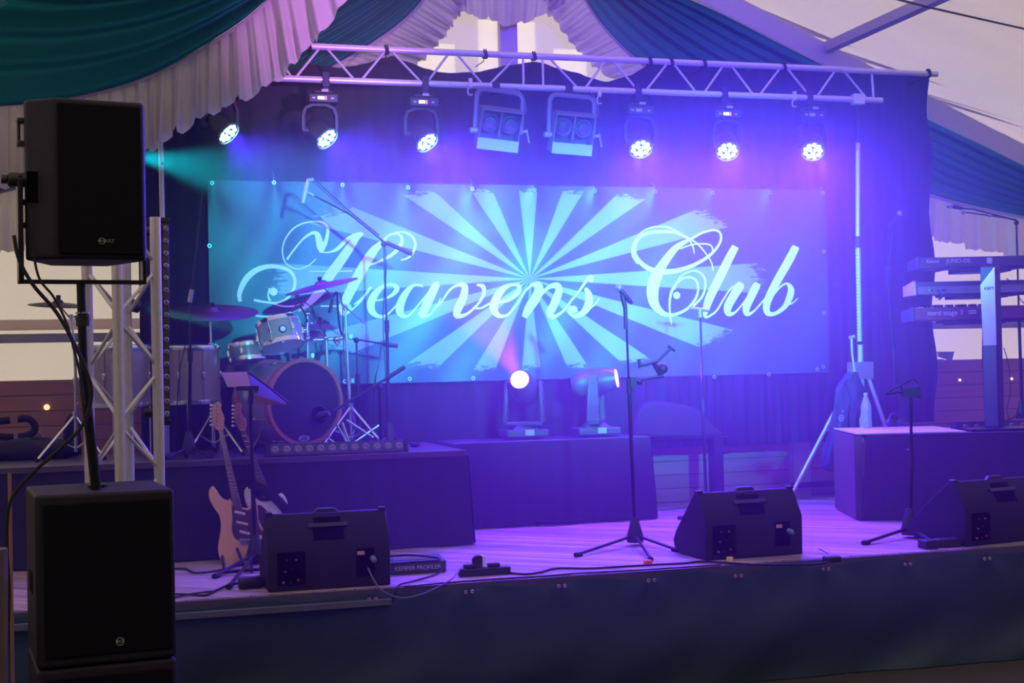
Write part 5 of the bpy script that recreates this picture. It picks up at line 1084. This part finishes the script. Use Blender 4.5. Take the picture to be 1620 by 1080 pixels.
part(T, 'case_body', MB().prism([P(a, b, 10.62) for a, b in sm2([(97, 850), (100, 690), (104, 665), (112, 655), (124, 660), (128, 690), (128, 850)], 3)], (0, .12, 0)), RUBBER, bev=.02)
o = MB().lathe([(0, 0), (.022, 0), (.022, .01), (0, .014)], frame(P(74, 644, YW-.005), (0, -1, 0)), 20).build('wall_lamp', mat('warm_lit_lamp', (1, .8, .5), .4, emit=(1, .62, .28), es=1.6)); tag(o, 'tiny round warm light set in the brown boards by the cymbal', 'lamp')
for px, py, lb in ((1518, 601, 'tiny lit knot on the brown boards below the lowest keyboard'), (1600, 599, 'tiny orange light on the boards past the column stand')):
    o = MB().lathe([(0, 0), (.012, 0), (.012, .01), (0, .012)], frame(P(px, py, YW-.005), (0, -1, 0)), 14).build('wall_lamp', bpy.data.materials['warm_lit_lamp']); tag(o, lb, 'lamp')
T = thing('wall_bracket', 'grey bracket fixed above the brown boards behind the keyboards', 'bracket', P(1500, 565, YW-.04))
part(T, 'plate', MB().prism(pl(YW-.04, (1485, 556), (1510, 556), (1505, 574), (1500, 568), (1486, 564)), (0, .03, 0)), mat('mauve_grey_bracket', (.3, .27, .3), .5)); part(T, 'block', MB().span(P(1479, 575, YW-.05), P(1489, 568, YW-.01)), bpy.data.materials['mauve_grey_bracket'])
# dark covered heap under the pleated cloth
def hp_(u, v):
    q = pi*u; c = P(1095, 690, 10.72); return Vector((c.x+.52*cos(q)*(1-.1*v), c.y-.16*sin(pi*v)*sin(q)+.0, .50+.27*sin(q)*(1+.12*sin(u*17))*(1-abs(v-.5)*.6)))
T = thing('covered_equipment', 'dark covered heap in front of the pleated cloth behind the T-bar stand', 'cover', P(1095, 792, 10.62))
part(T, 'cover', MB().prism([P(a, b, 10.60) for a, b in sm2([(1003, 692), (1008, 660), (1020, 640), (1040, 635), (1065, 637), (1090, 642), (1112, 652), (1128, 672), (1140, 692)], 3)], (0, .13, 0)), RUBBER, bev=.03)
part(T, 'support', MB().span(P(1010, 800, 10.60), P(1012, 690, 10.72)), BLACKM)
part(T, 'support', MB().span(P(1132, 800, 10.60), P(1134, 690, 10.72)), BLACKM)
part(T, 'shelf', MB().span(P(1003, 696, 10.58), P(1140, 690, 10.74)), BLACKM)
# pale posts standing before the boards on the right
for px, lb in ((1266, 'pale narrow post before the boards, lit cyan beside the light stand leg'),):
    a = P(px-8, 690, 11.05); b = P(px+9, 690, 11.15); o = MB().span((a.x, 11.08, 0), (b.x, 11.18, 1.1)).build('timber_post', mat('pale_timber', (.45, .40, .36), .6), bev=.004); tag(o, lb, 'post')
a = P(1290, 778, 10.75); o = MB().span((a.x-.05, 11.0, .09), (a.x+.75, 11.1, .13)).build('low_rail', BLACKM, bev=.004); o2 = None; tag(o, 'low dark rail along the boards behind the light stand', 'rail')
for x_ in (a.x, a.x+.7): pass
T = thing('wooden_post', 'dull wooden post at the corner beside the subwoofer stack', 'post', P(0, 1080, 5.0))
part(T, 'post_body', MB().rod(P(-14, 1090, 5.2), P(-14, 868, 5.2), .055, n=20), mat('weathered_post', (.10, .07, .05), .8, var=.3))
T = thing('case_frame', 'pale-edged dark board standing between the subwoofer and the deck', 'board', P(20, 900, 6.9))
part(T, 'edge_strip', MB().rod(P(15, 748, 6.9), (P(18, 900, 6.9).x, 6.9, -.7), .008), mat('brown_strip', (.3, .16, .08), .6))
# cyan side light on a slim pole behind the loudspeaker, shining along the banner towards the light stand
c = P(200, 243, 9.02); T = thing('side_light', 'small cyan spotlight on a slim pole behind the loudspeaker edge, shining along the banner', 'stage light', (c.x, c.y, 0))
D_ = (Vector((6.0, 10.55, 1.75))-c).normalized(); F_ = frame((0, 0, c.z), D_)
MB().lathe([(0, -.12), (.04, -.12), (.05, -.05), (.05, .03), (.045, .03), (.043, .0), (0, 0)], F_, 24).build('can', BLACKP, T)
MB().lathe([(0, .002), (.042, .002), (0, .004)], F_, 20).build('lens', mat('cyan_lens', (.3, 1, 1), .3, emit=(.1, .8, .9), es=4), T)
MB().rod((0, 0, .02), (0, 0, c.z-.04), .012).build('pole', BLACKM, T); MB().lathe([(0, 0), (.10, 0), (.10, .015), (0, .03)], None, 24).build('round_foot', BLACKM, T)
s_ = lamp('SPOT', 'side_beam', (0, 0, 0), None, energy=1100, color=(.0, .75, .95), size=40, blend=.8, radius=.03); s_.parent = T; s_.location = Vector((0, 0, c.z))+D_*.05; s_.rotation_euler = D_.to_track_quat('-Z', 'Y').to_euler()
c2 = Vector((c.x+.03, c.y-.02, 1.62)); D2 = (P(1290, 715, 10.8)-c2).normalized(); F2 = frame(c2-T.location, D2)
MB().lathe([(0, -.10), (.035, -.10), (.04, -.05), (.04, .03), (.036, .03), (.034, .0), (0, 0)], F2, 24).build('can', BLACKP, T)
MB().lathe([(0, .002), (.033, .002), (0, .004)], F2, 20).build('lens', bpy.data.materials['cyan_lens'], T)
s_ = lamp('SPOT', 'side_beam', (0, 0, 0), None, energy=900, color=(.0, .9, .75), size=9, blend=.35, radius=.02); s_.parent = T; s_.location = c2-T.location+D2*.05; s_.rotation_euler = D2.to_track_quat('-Z', 'Y').to_euler()
